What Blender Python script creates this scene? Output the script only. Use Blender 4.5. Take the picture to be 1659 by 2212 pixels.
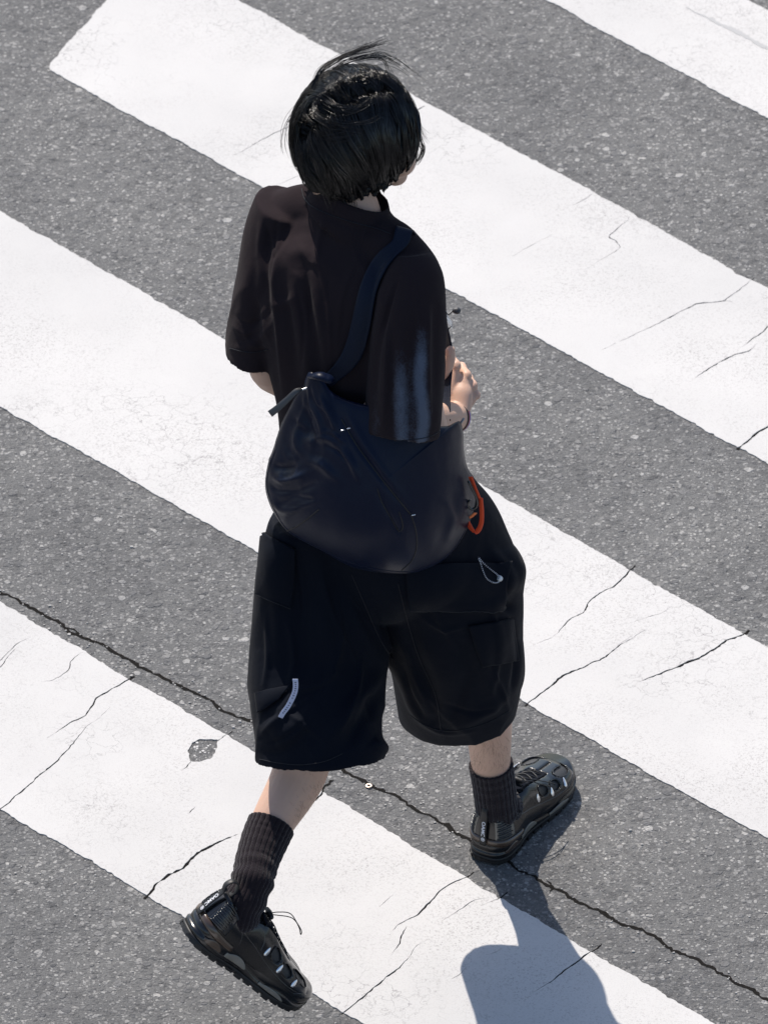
import bpy, bmesh, math, random
import numpy as np
from mathutils import Vector, Matrix, noise as mnoise
from mathutils.bvhtree import BVHTree
from mathutils.geometry import delaunay_2d_cdt
random.seed(7); np.random.seed(7)
for o in list(bpy.data.objects): bpy.data.objects.remove(o)
scene = bpy.context.scene
COL = scene.collection

# ------------------------------------------------------------------ camera
ELEV = math.radians(36.0); DIST = 18.33
FPX = 21000.0                       # focal length in pixels of a 1659 x 2212 picture
CAMP = np.array([0.0, -DIST*math.cos(ELEV), DIST*math.sin(ELEV)])
FW = np.array([0.0, math.cos(ELEV), -math.sin(ELEV)])
UP = np.array([0.0, math.sin(ELEV), math.cos(ELEV)])
cam_d = bpy.data.cameras.new('camera'); cam = bpy.data.objects.new('camera', cam_d); COL.objects.link(cam)
cam.location = CAMP; cam.rotation_euler = (math.pi/2-ELEV, 0, 0)
cam_d.sensor_fit = 'VERTICAL'; cam_d.sensor_height = 36.0; cam_d.sensor_width = 27.0
cam_d.lens = 36.0*FPX/2212.0; cam_d.clip_start = 0.5; cam_d.clip_end = 500
cam_d.dof.use_dof = True; cam_d.dof.focus_distance = 17.1; cam_d.dof.aperture_fstop = 13.0
scene.camera = cam
# ------------------------------------------------------------------ light
SUN = np.array([-0.237, 0.572, 0.785]); SUN /= np.linalg.norm(SUN)
w = bpy.data.worlds.new("World"); scene.world = w; w.use_nodes = True
nt = w.node_tree; bg = nt.nodes['Background']; sky = nt.nodes.new('ShaderNodeTexSky')
sky.sky_type = 'NISHITA'; sky.sun_disc = False
sky.sun_elevation = math.asin(SUN[2]); sky.sun_rotation = math.atan2(SUN[0], SUN[1])
nt.links.new(sky.outputs[0], bg.inputs[0]); bg.inputs[1].default_value = 0.135
sl = bpy.data.lights.new('sun', 'SUN'); sl.energy = 5.0; sl.angle = math.radians(0.5); sl.color = (1.0, 0.925, 0.83)
so = bpy.data.objects.new('sun', sl); COL.objects.link(so)
so.rotation_euler = Vector(SUN).to_track_quat('Z', 'Y').to_euler(); so.location = (-4, 12, 16)
scene.view_settings.view_transform = 'Standard'; scene.view_settings.look = 'None'
scene.view_settings.exposure = 0.25; scene.view_settings.gamma = 1.0

# ------------------------------------------------------------------ helpers
def P(px, py, y):
    """point on plane Y=y that the photo shows at (px,py)"""
    d = FW*FPX + np.array([1.0, 0, 0])*(px-829.5) - UP*(py-1106)
    return CAMP + d*((y-CAMP[1])/d[1])
def PZ(px, py, z=0.0):
    d = FW*FPX + np.array([1.0, 0, 0])*(px-829.5) - UP*(py-1106)
    return CAMP + d*((z-CAMP[2])/d[2])
def proj(v):
    v = np.asarray(v, float); r = v-CAMP; dep = r@FW
    return np.stack([829.5+FPX*r[..., 0]/dep, 1106-FPX*(r@UP)/dep], -1)
def nrm(a): a = np.asarray(a, float); return a/np.linalg.norm(a)

def mat(name, color, rough=0.6, spec=0.5, metal=0.0, sheen=0.0, coat=0.0, bump=None, var=None, **kw):
    m = bpy.data.materials.new(name); m.use_nodes = True; t = m.node_tree; b = t.nodes['Principled BSDF']
    b.inputs['Base Color'].default_value = (*color, 1); b.inputs['Roughness'].default_value = rough
    b.inputs['Specular IOR Level'].default_value = spec; b.inputs['Metallic'].default_value = metal
    b.inputs['Sheen Weight'].default_value = sheen; b.inputs['Sheen Roughness'].default_value = 0.45
    b.inputs['Coat Weight'].default_value = coat; b.inputs['Coat Roughness'].default_value = 0.15
    for k, v in kw.items(): b.inputs[k.replace('_', ' ')].default_value = v
    tc = t.nodes.new('ShaderNodeTexCoord')
    if bump:
        last = None
        for sc, st, di in bump:
            n = t.nodes.new('ShaderNodeTexNoise'); n.inputs['Scale'].default_value = sc; n.inputs['Detail'].default_value = 3
            t.links.new(tc.outputs['Object'], n.inputs['Vector'])
            bp = t.nodes.new('ShaderNodeBump'); bp.inputs['Strength'].default_value = st; bp.inputs['Distance'].default_value = di
            t.links.new(n.outputs['Fac'], bp.inputs['Height'])
            if last: t.links.new(last.outputs[0], bp.inputs['Normal'])
            last = bp
        t.links.new(last.outputs[0], b.inputs['Normal'])
    if var:
        sc, c2 = var
        n = t.nodes.new('ShaderNodeTexNoise'); n.inputs['Scale'].default_value = sc; n.inputs['Detail'].default_value = 4
        t.links.new(tc.outputs['Object'], n.inputs['Vector'])
        r = t.nodes.new('ShaderNodeValToRGB'); r.color_ramp.elements[0].position = 0.35; r.color_ramp.elements[1].position = 0.65
        r.color_ramp.elements[0].color = (*color, 1); r.color_ramp.elements[1].color = (*c2, 1)
        t.links.new(n.outputs['Fac'], r.inputs[0]); t.links.new(r.outputs[0], b.inputs['Base Color'])
    return m

def mesh_obj(name, verts, faces, m, parent=None, smooth=True):
    me = bpy.data.meshes.new(name); me.from_pydata([tuple(map(float, v)) for v in verts], [], [tuple(int(i) for i in f) for f in faces]); me.update()
    if smooth: me.shade_smooth()
    o = bpy.data.objects.new(name, me); COL.objects.link(o)
    if m is not None: me.materials.append(m)
    if parent is not None: o.parent = parent; o.matrix_parent_inverse = parent.matrix_world.inverted()
    return o
def tag(o, label=None, cat=None, group=None, kind=None):
    if label: o['label'] = label
    if cat: o['category'] = cat
    if group: o['group'] = group
    if kind: o['kind'] = kind
    return o

class MB:
    def __init__(s): s.v = []; s.f = []
    def add(s, v, f):
        b = len(s.v); s.v.extend([tuple(x) for x in v]); s.f.extend([tuple(i+b for i in q) for q in f])
    def grid(s, G, closed=True, cap=(False, False)):
        G = np.asarray(G); n, k = G.shape[:2]; v = G.reshape(-1, 3).tolist(); f = []
        for i in range(n-1):
            for j in range(k if closed else k-1):
                a = i*k+j; b = i*k+(j+1) % k; f.append((a, b, b+k, a+k))
        if cap[0]: v.append(G[0].mean(0)); c = len(v)-1; f += [(c, (j+1) % k, j) for j in range(k)]
        if cap[1]: v.append(G[-1].mean(0)); c = len(v)-1; o = (n-1)*k; f += [(c, o+j, o+(j+1) % k) for j in range(k)]
        s.add(v, f)
    def build(s, name, m, parent=None, smooth=True): return mesh_obj(name, s.v, s.f, m, parent, smooth)

def cr(pts, n):
    """catmull-rom resample of rows to n rows"""
    p = np.asarray(pts, float); p = np.concatenate([[2*p[0]-p[1]], p, [2*p[-1]-p[-2]]])
    out = []; m = len(p)-3
    for t in np.linspace(0, m, n):
        i = min(int(t), m-1); u = t-i; a, b, c, d = p[i:i+4]
        out.append(0.5*((2*b)+(-a+c)*u+(2*a-5*b+4*c-d)*u*u+(-a+3*b-3*c+d)*u**3))
    return np.array(out)

def tube_grid(path, rad, seg=12, n=None, flat=1.0, upv=(0, 0, 1)):
    path = np.asarray(path, float); rad = np.broadcast_to(np.asarray(rad, float), (len(path),))
    if n: q = cr(np.c_[path, rad], n); path = q[:, :3]; rad = np.maximum(q[:, 3], 1e-5)
    G = []; T = np.gradient(path, axis=0); T /= np.linalg.norm(T, axis=1)[:, None]+1e-12
    u = np.array(upv, float); u = u-T[0]*(u@T[0])
    if np.linalg.norm(u) < 1e-3: u = np.array([1.0, 0, 0]); u = u-T[0]*(u@T[0])
    u /= np.linalg.norm(u); a = np.linspace(0, 2*math.pi, seg, endpoint=False)
    for p, t, r in zip(path, T, rad):
        u = u-t*(u@t); u /= np.linalg.norm(u); v = np.cross(t, u)
        G.append(p+r*(np.cos(a)[:, None]*u*flat+np.sin(a)[:, None]*v))
    return np.array(G)
def limb(mb, path, rad, seg=24, n=28, rnd=(True, True), flat=1.0, upv=(0, 0, 1)):
    """closed tapered limb with round ends"""
    q = cr(np.c_[np.asarray(path, float), np.asarray(rad, float)], n); pa, ra = q[:, :3], q[:, 3]
    a = nrm(pa[0]-pa[1]); b = nrm(pa[-1]-pa[-2]); A = np.linspace(0.05, math.pi/2*0.93, 5)
    pre = [pa[0]+a*ra[0]*math.cos(t) for t in A]; prer = [ra[0]*math.sin(t) for t in A]
    post = [pa[-1]+b*ra[-1]*math.cos(t) for t in A[::-1]]; postr = [ra[-1]*math.sin(t) for t in A[::-1]]
    mb.grid(tube_grid(pre+list(pa)+post, prer+list(ra)+postr, seg, flat=flat, upv=upv), cap=(True, True))
def ell(mb, c, r, M=None, n=16, k=24):
    th = np.linspace(0.02, math.pi-0.02, n); ph = np.linspace(0, 2*math.pi, k, endpoint=False)
    G = np.array([[[math.sin(t)*math.cos(p)*r[0], math.sin(t)*math.sin(p)*r[1], -math.cos(t)*r[2]] for p in ph] for t in th])
    if M is not None: G = G@np.asarray(M).T
    mb.grid(G+np.asarray(c), cap=(True, True))
def ribbon(mb, path, side, width, th):
    """thick strap along path; side = unit vectors across"""
    path = np.asarray(path, float); side = np.asarray(side, float)
    if side.ndim == 1: side = np.tile(side, (len(path), 1))
    width = np.broadcast_to(np.asarray(width, float), (len(path),))
    T = np.gradient(path, axis=0); G = []
    for p, t, s_, wd in zip(path, T, side, width):
        t = nrm(t); s_ = nrm(s_-t*(s_@t)); n = np.cross(t, s_)
        G.append([p-s_*wd/2-n*th/2, p-s_*wd*0.48-n*th*0.62, p+s_*wd*0.48-n*th*0.62, p+s_*wd/2-n*th/2, p+s_*wd/2+n*th/2, p+s_*wd*0.48+n*th*0.62, p-s_*wd*0.48+n*th*0.62, p-s_*wd/2+n*th/2])
    mb.grid(np.array(G), cap=(True, True))
def remesh(o, voxel, smooth=6, fac=0.5):
    m = o.modifiers.new('r', 'REMESH'); m.mode = 'VOXEL'; m.voxel_size = voxel; m.use_smooth_shade = True
    if smooth: s = o.modifiers.new('s', 'SMOOTH'); s.factor = fac; s.iterations = smooth
    dg = bpy.context.evaluated_depsgraph_get(); me = bpy.data.meshes.new_from_object(o.evaluated_get(dg))
    old = o.data; mats = list(old.materials); o.modifiers.clear(); o.data = me; me.name = o.name
    me.materials.clear()
    for k in mats: me.materials.append(k)
    me.shade_smooth(); return o
def get_v(me): a = np.empty(len(me.vertices)*3, 'f'); me.vertices.foreach_get('co', a); return a.reshape(-1, 3).astype(float)
def set_v(me, v): me.vertices.foreach_set('co', np.asarray(v, 'f').ravel()); me.update()
def get_n(me): a = np.empty(len(me.vertices)*3, 'f'); me.vertices.foreach_get('normal', a); return a.reshape(-1, 3).astype(float)
def folds(o, lines, noise_amp=0.0, noise_scale=9.0, facing=True, ridge=None):
    """real fold ridges: lines = (pts in photo px, width px, height m); pushed out along the normal"""
    me = o.data; v = get_v(me); n = get_n(me); q = proj(v); d = np.zeros(len(v))
    cf = np.clip(-(n@FW)*2.2+0.25, 0, 1) if facing else 1.0
    for pts, wd, hgt in lines:
        p = cr(np.array(pts, float), max(6, 5*len(pts))); best = np.full(len(v), 1e9); tt = np.zeros(len(v))
        for i in range(len(p)-1):
            a, b = p[i], p[i+1]; ab = b-a; t = np.clip(((q-a)@ab)/(ab@ab+1e-9), 0, 1)
            dist = np.linalg.norm(q-(a+t[:, None]*ab), axis=1); mk = dist < best
            best[mk] = dist[mk]; tt[mk] = (i+t[mk])/(len(p)-1)
        env = np.sin(np.clip(tt, 0.02, 0.98)*math.pi)**0.6
        d += hgt*env*np.exp(-(best/wd)**2)*cf
    if noise_amp:
        s = noise_scale
        z = np.array([mnoise.noise(Vector((x*s, y*s, zz*s*0.55))) + .5*mnoise.noise(Vector((x*s*2.3+7, y*s*2.3, zz*s*1.2))) for x, y, zz in v])
        d += noise_amp*z
    if ridge:
        amp, sx, sz, mask = ridge
        z = np.array([max(0, 1-abs(mnoise.noise(Vector((x*sx+1.5*mnoise.noise(Vector((x*5, y*5, zz*5))), y*sx, zz*sz))))*3.2)**1.6*max(0, mnoise.noise(Vector((x*6+3, y*6, zz*5)))+.28) for x, y, zz in v])
        d += amp*z*(mask(q) if mask else 1.0)
    set_v(me, v+n*d[:, None]); return o
def to_bvh(o):
    me = o.data; return BVHTree.FromPolygons([v.co for v in me.vertices], [p.vertices for p in me.polygons])
def hit(bvh, px, py, lift=0.0):
    d = Vector(FW*FPX + np.array([1.0, 0, 0])*(px-829.5) - UP*(py-1106)).normalized()
    h = bvh.ray_cast(Vector(CAMP), d)
    if h[0] is None:
        return None, None
    n = h[1] if h[1].dot(d) < 0 else -h[1]
    return np.array(h[0]+n*lift), np.array(n)

# ------------------------------------------------------------------ materials of the ground
def asphalt_mat(name, dark=1.0):
    m = bpy.data.materials.new(name); m.use_nodes = True; t = m.node_tree; N = t.nodes; L = t.links; b = N['Principled BSDF']
    tc = N.new('ShaderNodeTexCoord')
    def math_(op, a, bb=None, clamp=False):
        n = N.new('ShaderNodeMath'); n.operation = op; n.use_clamp = clamp
        for i, x in enumerate((a, bb)):
            if x is None: continue
            if isinstance(x, (int, float)): n.inputs[i].default_value = x
            else: L.new(x, n.inputs[i])
        return n.outputs[0]
    def noise(sc, det=4, ro=.55):
        n = N.new('ShaderNodeTexNoise'); n.inputs['Scale'].default_value = sc; n.inputs['Detail'].default_value = det; n.inputs['Roughness'].default_value = ro
        L.new(tc.outputs['Object'], n.inputs['Vector']); return n.outputs['Fac']
    # warp so that stones are angular and unlike each other
    wn = N.new('ShaderNodeTexNoise'); wn.inputs['Scale'].default_value = 60; L.new(tc.outputs['Object'], wn.inputs['Vector'])
    wm = N.new('ShaderNodeVectorMath'); wm.operation = 'MULTIPLY_ADD'; wm.inputs[1].default_value = (.008, .008, .008)
    L.new(wn.outputs['Color'], wm.inputs[0]); L.new(tc.outputs['Object'], wm.inputs[2])
    def stones(sc, thr, soft, keep):
        v = N.new('ShaderNodeTexVoronoi'); v.inputs['Scale'].default_value = sc; v.inputs['Randomness'].default_value = 1.0; L.new(wm.outputs[0], v.inputs['Vector'])
        sp = N.new('ShaderNodeSeparateColor'); L.new(v.outputs['Color'], sp.inputs[0])
        rad = math_('MULTIPLY_ADD', sp.outputs[0], 0.0); 
        r = math_('ADD', math_('MULTIPLY', sp.outputs[0], thr), thr*0.45)
        d = math_('SUBTRACT', r, v.outputs['Distance'])
        mask = math_('DIVIDE', d, soft, True)
        on = math_('GREATER_THAN', sp.outputs[1], keep)
        return math_('MULTIPLY', mask, on), sp.outputs[2]
    big, bc = stones(56, .40, .08, .72)
    med, mc = stones(96, .46, .10, .45)
    sml, sc_ = stones(170, .46, .12, .30)
    tiny, tcx = stones(520, .45, .2, .35)
    base = N.new('ShaderNodeMixRGB'); base.inputs[1].default_value = (.088*dark, .089*dark, .091*dark, 1); base.inputs[2].default_value = (.170*dark, .169*dark, .167*dark, 1)
    L.new(noise(900, 2), base.inputs[0]); last = base.outputs[0]
    for msk, cval, lo, hi in ((tiny, tcx, .08, .30), (sml, sc_, .09, .36), (med, mc, .11, .38), (big, bc, .13, .38)):
        r = N.new('ShaderNodeValToRGB'); r.color_ramp.elements[0].color = (lo, lo*1.0, lo*1.02, 1); r.color_ramp.elements[1].color = (hi*1.02, hi, hi*.97, 1)
        r.color_ramp.elements[0].position = .25; r.color_ramp.elements[1].position = 1.0
        L.new(cval, r.inputs[0]); mx = N.new('ShaderNodeMixRGB'); L.new(msk, mx.inputs[0]); L.new(last, mx.inputs[1]); L.new(r.outputs[0], mx.inputs[2]); last = mx.outputs[0]
    # wear and oil, metre scale
    wr = N.new('ShaderNodeMixRGB'); wr.blend_type = 'MULTIPLY'; wr.inputs[0].default_value = 1.0
    rr = N.new('ShaderNodeValToRGB'); rr.color_ramp.elements[0].position = .3; rr.color_ramp.elements[1].position = .7
    rr.color_ramp.elements[0].color = (.74, .74, .755, 1); rr.color_ramp.elements[1].color = (1.16, 1.155, 1.14, 1)
    L.new(noise(2.6, 5, .6), rr.inputs[0]); L.new(last, wr.inputs[1]); L.new(rr.outputs[0], wr.inputs[2])
    wr2 = N.new('ShaderNodeMixRGB'); wr2.blend_type = 'MULTIPLY'; wr2.inputs[0].default_value = 1.0
    r2 = N.new('ShaderNodeValToRGB'); r2.color_ramp.elements[0].position = .36; r2.color_ramp.elements[1].position = .5
    r2.color_ramp.elements[0].color = (.68, .68, .69, 1); r2.color_ramp.elements[1].color = (1, 1, 1, 1)
    L.new(noise(34, 6, .7), r2.inputs[0]); L.new(wr.outputs[0], wr2.inputs[1]); L.new(r2.outputs[0], wr2.inputs[2])
    L.new(wr2.outputs[0], b.inputs['Base Color'])
    b.inputs['Roughness'].default_value = .72; b.inputs['Specular IOR Level'].default_value = .45
    h = math_('ADD', math_('MULTIPLY', big, .0016), math_('MULTIPLY', med, .0011))
    h = math_('ADD', h, math_('MULTIPLY', sml, .0006)); h = math_('ADD', h, math_('MULTIPLY', tiny, .0003))
    h = math_('ADD', h, math_('MULTIPLY', noise(190, 5, .7), .0035)); h = math_('ADD', h, math_('MULTIPLY', noise(30, 3, .6), .004))
    bp = N.new('ShaderNodeBump'); bp.inputs['Strength'].default_value = 1.0; bp.inputs['Distance'].default_value = 1.25
    L.new(h, bp.inputs['Height']); L.new(bp.outputs[0], b.inputs['Normal'])
    return m
def paint_mat():
    m = bpy.data.materials.new('thermoplastic_paint'); m.use_nodes = True; t = m.node_tree; N = t.nodes; L = t.links; b = N['Principled BSDF']
    tc = N.new('ShaderNodeTexCoord')
    def noise(sc, det, ro=.6):
        n = N.new('ShaderNodeTexNoise'); n.inputs['Scale'].default_value = sc; n.inputs['Detail'].default_value = det; n.inputs['Roughness'].default_value = ro
        L.new(tc.outputs['Object'], n.inputs['Vector']); return n.outputs['Fac']
    def ramp(fac, p0, c0, p1, c1):
        r = N.new('ShaderNodeValToRGB'); r.color_ramp.elements[0].position = p0; r.color_ramp.elements[1].position = p1
        r.color_ramp.elements[0].color = (*c0, 1); r.color_ramp.elements[1].color = (*c1, 1); L.new(fac, r.inputs[0]); return r.outputs[0]
    def mul(a, c, f=1.0):
        x = N.new('ShaderNodeMixRGB'); x.blend_type = 'MULTIPLY'; x.inputs[0].default_value = f; L.new(a, x.inputs[1]); L.new(c, x.inputs[2]); return x.outputs[0]
    c = ramp(noise(1.7, 5), .35, (.468, .462, .456), .62, (.520, .512, .503))
    c = mul(c, ramp(noise(420, 3), .33, (.86, .855, .86), .44, (1, 1, 1)))
    # speckled dirt, only where traffic has rubbed it in
    sp = N.new('ShaderNodeMixRGB'); sp.blend_type = 'MULTIPLY'
    L.new(ramp(noise(3.1, 4), .40, (.0, .0, .0), .64, (1, 1, 1)), sp.inputs[0]); L.new(c, sp.inputs[1])
    L.new(ramp(noise(260, 6, .75), .37, (.58, .56, .56), .475, (1, 1, 1)), sp.inputs[2]); c = sp.outputs[0]
    # hairline crazing
    v = N.new('ShaderNodeTexVoronoi'); v.feature = 'DISTANCE_TO_EDGE'; v.inputs['Scale'].default_value = 22; 
    wn = N.new('ShaderNodeTexNoise'); wn.inputs['Scale'].default_value = 30; wn.inputs['Detail'].default_value = 6; L.new(tc.outputs['Object'], wn.inputs['Vector'])
    wm = N.new('ShaderNodeVectorMath'); wm.operation = 'MULTIPLY_ADD'; wm.inputs[1].default_value = (.07, .07, .07); L.new(wn.outputs['Color'], wm.inputs[0]); L.new(tc.outputs['Object'], wm.inputs[2])
    L.new(wm.outputs[0], v.inputs['Vector'])
    cz = N.new('ShaderNodeMixRGB'); cz.blend_type = 'MULTIPLY'; L.new(ramp(noise(2.3, 3), .50, (0, 0, 0), .62, (.95, .95, .95)), cz.inputs[0]); L.new(c, cz.inputs[1])
    L.new(ramp(v.outputs['Distance'], .0, (.50, .49, .50), .020, (1, 1, 1)), cz.inputs[2]); c = cz.outputs[0]
    L.new(c, b.inputs['Base Color']); b.inputs['Roughness'].default_value = .8; b.inputs['Specular IOR Level'].default_value = .3
    bp = N.new('ShaderNodeBump'); bp.inputs['Strength'].default_value = .35; bp.inputs['Distance'].default_value = .002
    L.new(noise(320, 5, .7), bp.inputs['Height']); L.new(bp.outputs[0], b.inputs['Normal'])
    return m
M_ASPH = asphalt_mat('asphalt'); M_PAINT = paint_mat()
M_CRACK = mat('crack_shade', (.012, .011, .010), .95, .1, bump=[(300, 1, .003)])  # near-black colour stands in for the shade down inside the cracks
M_SMUDGE = mat('tyre_smudge', (.37, .37, .37), .8, .3)

# ------------------------------------------------------------------ ground
road = mesh_obj('road', [(-60, -45, 0), (60, -45, 0), (60, 75, 0), (-60, 75, 0)], [(0, 1, 2, 3)], M_ASPH, smooth=False)
tag(road, kind='structure')

def jag(pts, step=.006, amp=.0022, rng=None, closed=False):
    """world 2D polyline with a ragged edge"""
    pts = [np.array(p[:2], float) for p in pts]; out = []
    m = len(pts) if closed else len(pts)-1
    for i in range(m):
        a, b = pts[i], pts[(i+1) % len(pts)]; L_ = np.linalg.norm(b-a); k = max(1, int(L_/step)); n = np.array([-(b-a)[1], (b-a)[0]])/(L_+1e-9)
        for j in range(k):
            p = a+(b-a)*j/k
            w_ = mnoise.noise(Vector((p[0]*7, p[1]*7, 3)))*2.2+mnoise.noise(Vector((p[0]*26, p[1]*26, 1)))*1.1+mnoise.noise(Vector((p[0]*95, p[1]*95, 5)))*.9+max(0, mnoise.noise(Vector((p[0]*60, p[1]*60, 9)))-.22)*2.2
            out.append(p+n*w_*amp)
    if not closed: out.append(pts[-1])
    return out
def crack_poly(px, width, amp=.0035, z=0, taper=(0.15, 0.15), seed=0):
    c = cr(np.array([PZ(*p)[:2] for p in px]), 4*len(px)); 
    q = []
    for i in range(len(c)-1):
        k = max(1, int(np.linalg.norm(c[i+1]-c[i])/.005))
        q += [c[i]+(c[i+1]-c[i])*j/k for j in range(k)]
    q.append(c[-1]); q = np.array(q); T = np.gradient(q, axis=0); T /= np.linalg.norm(T, axis=1)[:, None]+1e-9; Nn = np.c_[-T[:, 1], T[:, 0]]
    s = np.linspace(0, 1, len(q)); L1 = []; R1 = []
    for i, p in enumerate(q):
        wv = mnoise.noise(Vector((p[0]*30, p[1]*30, seed)))*amp+mnoise.noise(Vector((p[0]*95, p[1]*95, seed)))*amp*.55
        env = min(1, (s[i]+.02)/max(taper[0], 1e-3))*min(1, (1-s[i]+.02)/max(taper[1], 1e-3))
        ww = width*env*(.62+.75*abs(mnoise.noise(Vector((p[0]*22+9, p[1]*22, seed))))+.5*mnoise.noise(Vector((p[0]*120, p[1]*120, seed))))
        ww = max(ww, .0005)
        c0 = p+Nn[i]*wv
        L1.append(c0+Nn[i]*(ww/2+.35*width*mnoise.noise(Vector((p[0]*160, p[1]*160, seed+3))))); R1.append(c0-Nn[i]*ww/2)
    return L1, R1
def crack_strip(mb, LR, z):
    L1, R1 = LR; n = len(L1); v = [(*p, z) for p in L1]+[(*p, z) for p in R1]
    mb.add(v, [(n+i, n+i+1, i+1, i) for i in range(n-1)])

CR = {  # cracks through the painted bars: photo points, width in m, end tapers
 'A': [([(-6, 1757), (20, 1738), (55, 1705), (100, 1665), (130, 1640), (165, 1600), (190, 1570), (215, 1552), (240, 1530)], .0035, (0, .5)),
  ([(292, 1462), (268, 1476), (240, 1492), (210, 1512), (185, 1545), (150, 1565), (120, 1585), (103, 1597)], .0042, (0, .5)),
  ([(180, 1410), (155, 1430), (152, 1447), (120, 1468), (90, 1475)], .0022, (.2, .4)), ([(62, 1380), (35, 1395), (12, 1420), (-5, 1432)], .0022, (.3, 0)), ([(40, 1400), (20, 1420), (-3, 1448)], .0018, (.3, 0)),
  ([(312, 1942), (330, 1925), (345, 1905), (390, 1880), (430, 1845), (470, 1823), (530, 1797)], .0068, (0, .3)),
  ([(503, 1580), (485, 1592), (466, 1604)], .0022, (0, .1)), ([(412, 1646), (403, 1657), (393, 1667)], .0022, (.1, .5)), ([(425, 1746), (405, 1760)], .0018, (.3, .3)),
  ([(710, 1693), (700, 1702), (695, 1716), (680, 1730), (668, 1738)], .0045, (0, .3)), ([(500, 1862), (520, 1852), (545, 1845)], .0016, (.4, .1)),
  ([(1022, 1884), (1012, 1892), (985, 1906), (955, 1922), (925, 1955), (900, 1978), (860, 2000), (842, 2022)], .0040, (0, .4)),
  ([(880, 2004), (868, 2022), (863, 2040), (847, 2067)], .0032, (.2, .5)), ([(1057, 1940), (1022, 1949), (983, 1973), (956, 1990)], .0022, (.4, .4)),
  ([(1096, 1928), (1085, 1936), (1063, 1948), (1038, 1960)], .0026, (0, .5)), ([(923, 2030), (895, 2052), (879, 2076), (835, 2114), (796, 2147), (765, 2170), (738, 2192)], .0036, (.45, 0)),
  ([(1298, 2038), (1285, 2050), (1254, 2072), (1204, 2111), (1170, 2133), (1144, 2150)], .0036, (.1, .4)),
  ([(1010, 2090), (990, 2108), (975, 2118)], .0014, (.4, .4)), ([(1085, 2050), (1065, 2062), (1050, 2065)], .0013, (.4, .4)), ([(850, 1935), (832, 1950), (820, 1962)], .0015, (.4, .4))],
 'B': [([(1372, 1222), (1350, 1245), (1330, 1265), (1285, 1290), (1260, 1322), (1225, 1345), (1205, 1370), (1180, 1385), (1150, 1393)], .0036, (0, .4)),
  ([(1134, 1526), (1150, 1512), (1180, 1490), (1220, 1460), (1290, 1430), (1340, 1395), (1372, 1376), (1395, 1362)], .0048, (0, .4)),
  ([(1618, 1362), (1600, 1373), (1570, 1385), (1530, 1412), (1480, 1435), (1440, 1452), (1405, 1465), (1378, 1475)], .0060, (0, .3)),
  ([(1450, 1312), (1428, 1325), (1410, 1331), (1370, 1344)], .0014, (.4, .4)), ([(1330, 1396), (1350, 1385), (1362, 1375)], .0012, (.4, .4))],
 'C': [([(1362, 470), (1345, 485), (1330, 497), (1315, 512), (1328, 524), (1338, 537), (1318, 552), (1290, 568), (1262, 585)], .0032, (.5, .6)),
  ([(1626, 600), (1610, 616), (1580, 640), (1560, 652), (1540, 655), (1500, 660), (1440, 690), (1380, 720), (1300, 758)], .0032, (.2, .5)),
  ([(1562, 652), (1575, 652), (1585, 657)], .0016, (0, .5)), ([(1670, 700), (1640, 722), (1620, 738), (1602, 752)], .0028, (0, .4)),
  ([(1635, 742), (1620, 757), (1600, 765), (1560, 780), (1520, 805), (1488, 827)], .0032, (.3, .3)),
  ([(1680, 908), (1659, 922), (1630, 942), (1600, 965), (1592, 972)], .0058, (0, 0)), ([(918, 232), (905, 238), (885, 247), (862, 262)], .0032, (0, .4)),
  ([(632, 270), (600, 287), (560, 307), (530, 325), (505, 337)], .0022, (.1, .5)), ([(672, 366), (640, 384), (598, 402)], .0018, (.2, .4)),
  ([(1280, 420), (1262, 432), (1235, 445)], .0016, (.1, .5)), ([(1190, 510), (1150, 530), (1105, 556)], .0010, (.4, .5))],
 'D': []}
def line_dir(a, b): A, B_ = PZ(*a)[:2], PZ(*b)[:2]; return A, B_
BAR = {'A': ((0, 1300, 1290, 2065), (0, 1747, 740, 2185)), 'B': ((0, 458, 1605, 1371), (0, 880, 1659, 1815)),
       'C': ((515, 0, 1659, 625), (100, 150, 1659, 1005)), 'D': ((1400, -110, 1900, 150), (1175, 0, 1659, 258))}
LABEL = {'A': 'lowest visible white crossing bar, cracked, under the trailing shoe', 'B': 'white crossing bar passing behind the shoulder bag and shorts',
         'C': 'white crossing bar behind the head, its rounded left end visible', 'D': 'white crossing bar with a tyre smudge in the top right corner'}
ENDL = (PZ(100, 150)[:2], PZ(225, 5)[:2])      # the skewed line on which all bars end
def isect(p, d, q, e):
    A_ = np.array([d, -e]).T; s = np.linalg.solve(A_, q-p); return p+d*s[0]
bars = {}
for k, (u, l) in BAR.items():
    a, b = PZ(*u[:2])[:2], PZ(*u[2:])[:2]; c, d = PZ(*l[:2])[:2], PZ(*l[2:])[:2]
    e = ENDL[1]-ENDL[0]; ua = isect(a, b-a, ENDL[0], e); la = isect(c, d-c, ENDL[0], e)
    ub = ua+nrm(b-a)*3.6; lb = la+nrm(d-c)*3.6; bars[k] = [la, lb, ub, ua]
dA = (bars['A'][0]+bars['A'][3])/2-(bars['B'][0]+bars['B'][3])/2
bars['E'] = [p+dA for p in bars['A']]; bars['F'] = [p-dA for p in bars['D']]
LABEL['E'] = 'white crossing bar below the picture edge'; LABEL['F'] = 'white crossing bar beyond the picture edge'
chip = jag([PZ(*p) for p in [(409, 1617), (414, 1606), (432, 1600), (455, 1600), (471, 1599), (470, 1618), (462, 1632), (455, 1642), (430, 1648), (412, 1645), (408, 1632)]], .0026, .0022, closed=True)
crk = MB()
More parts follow.
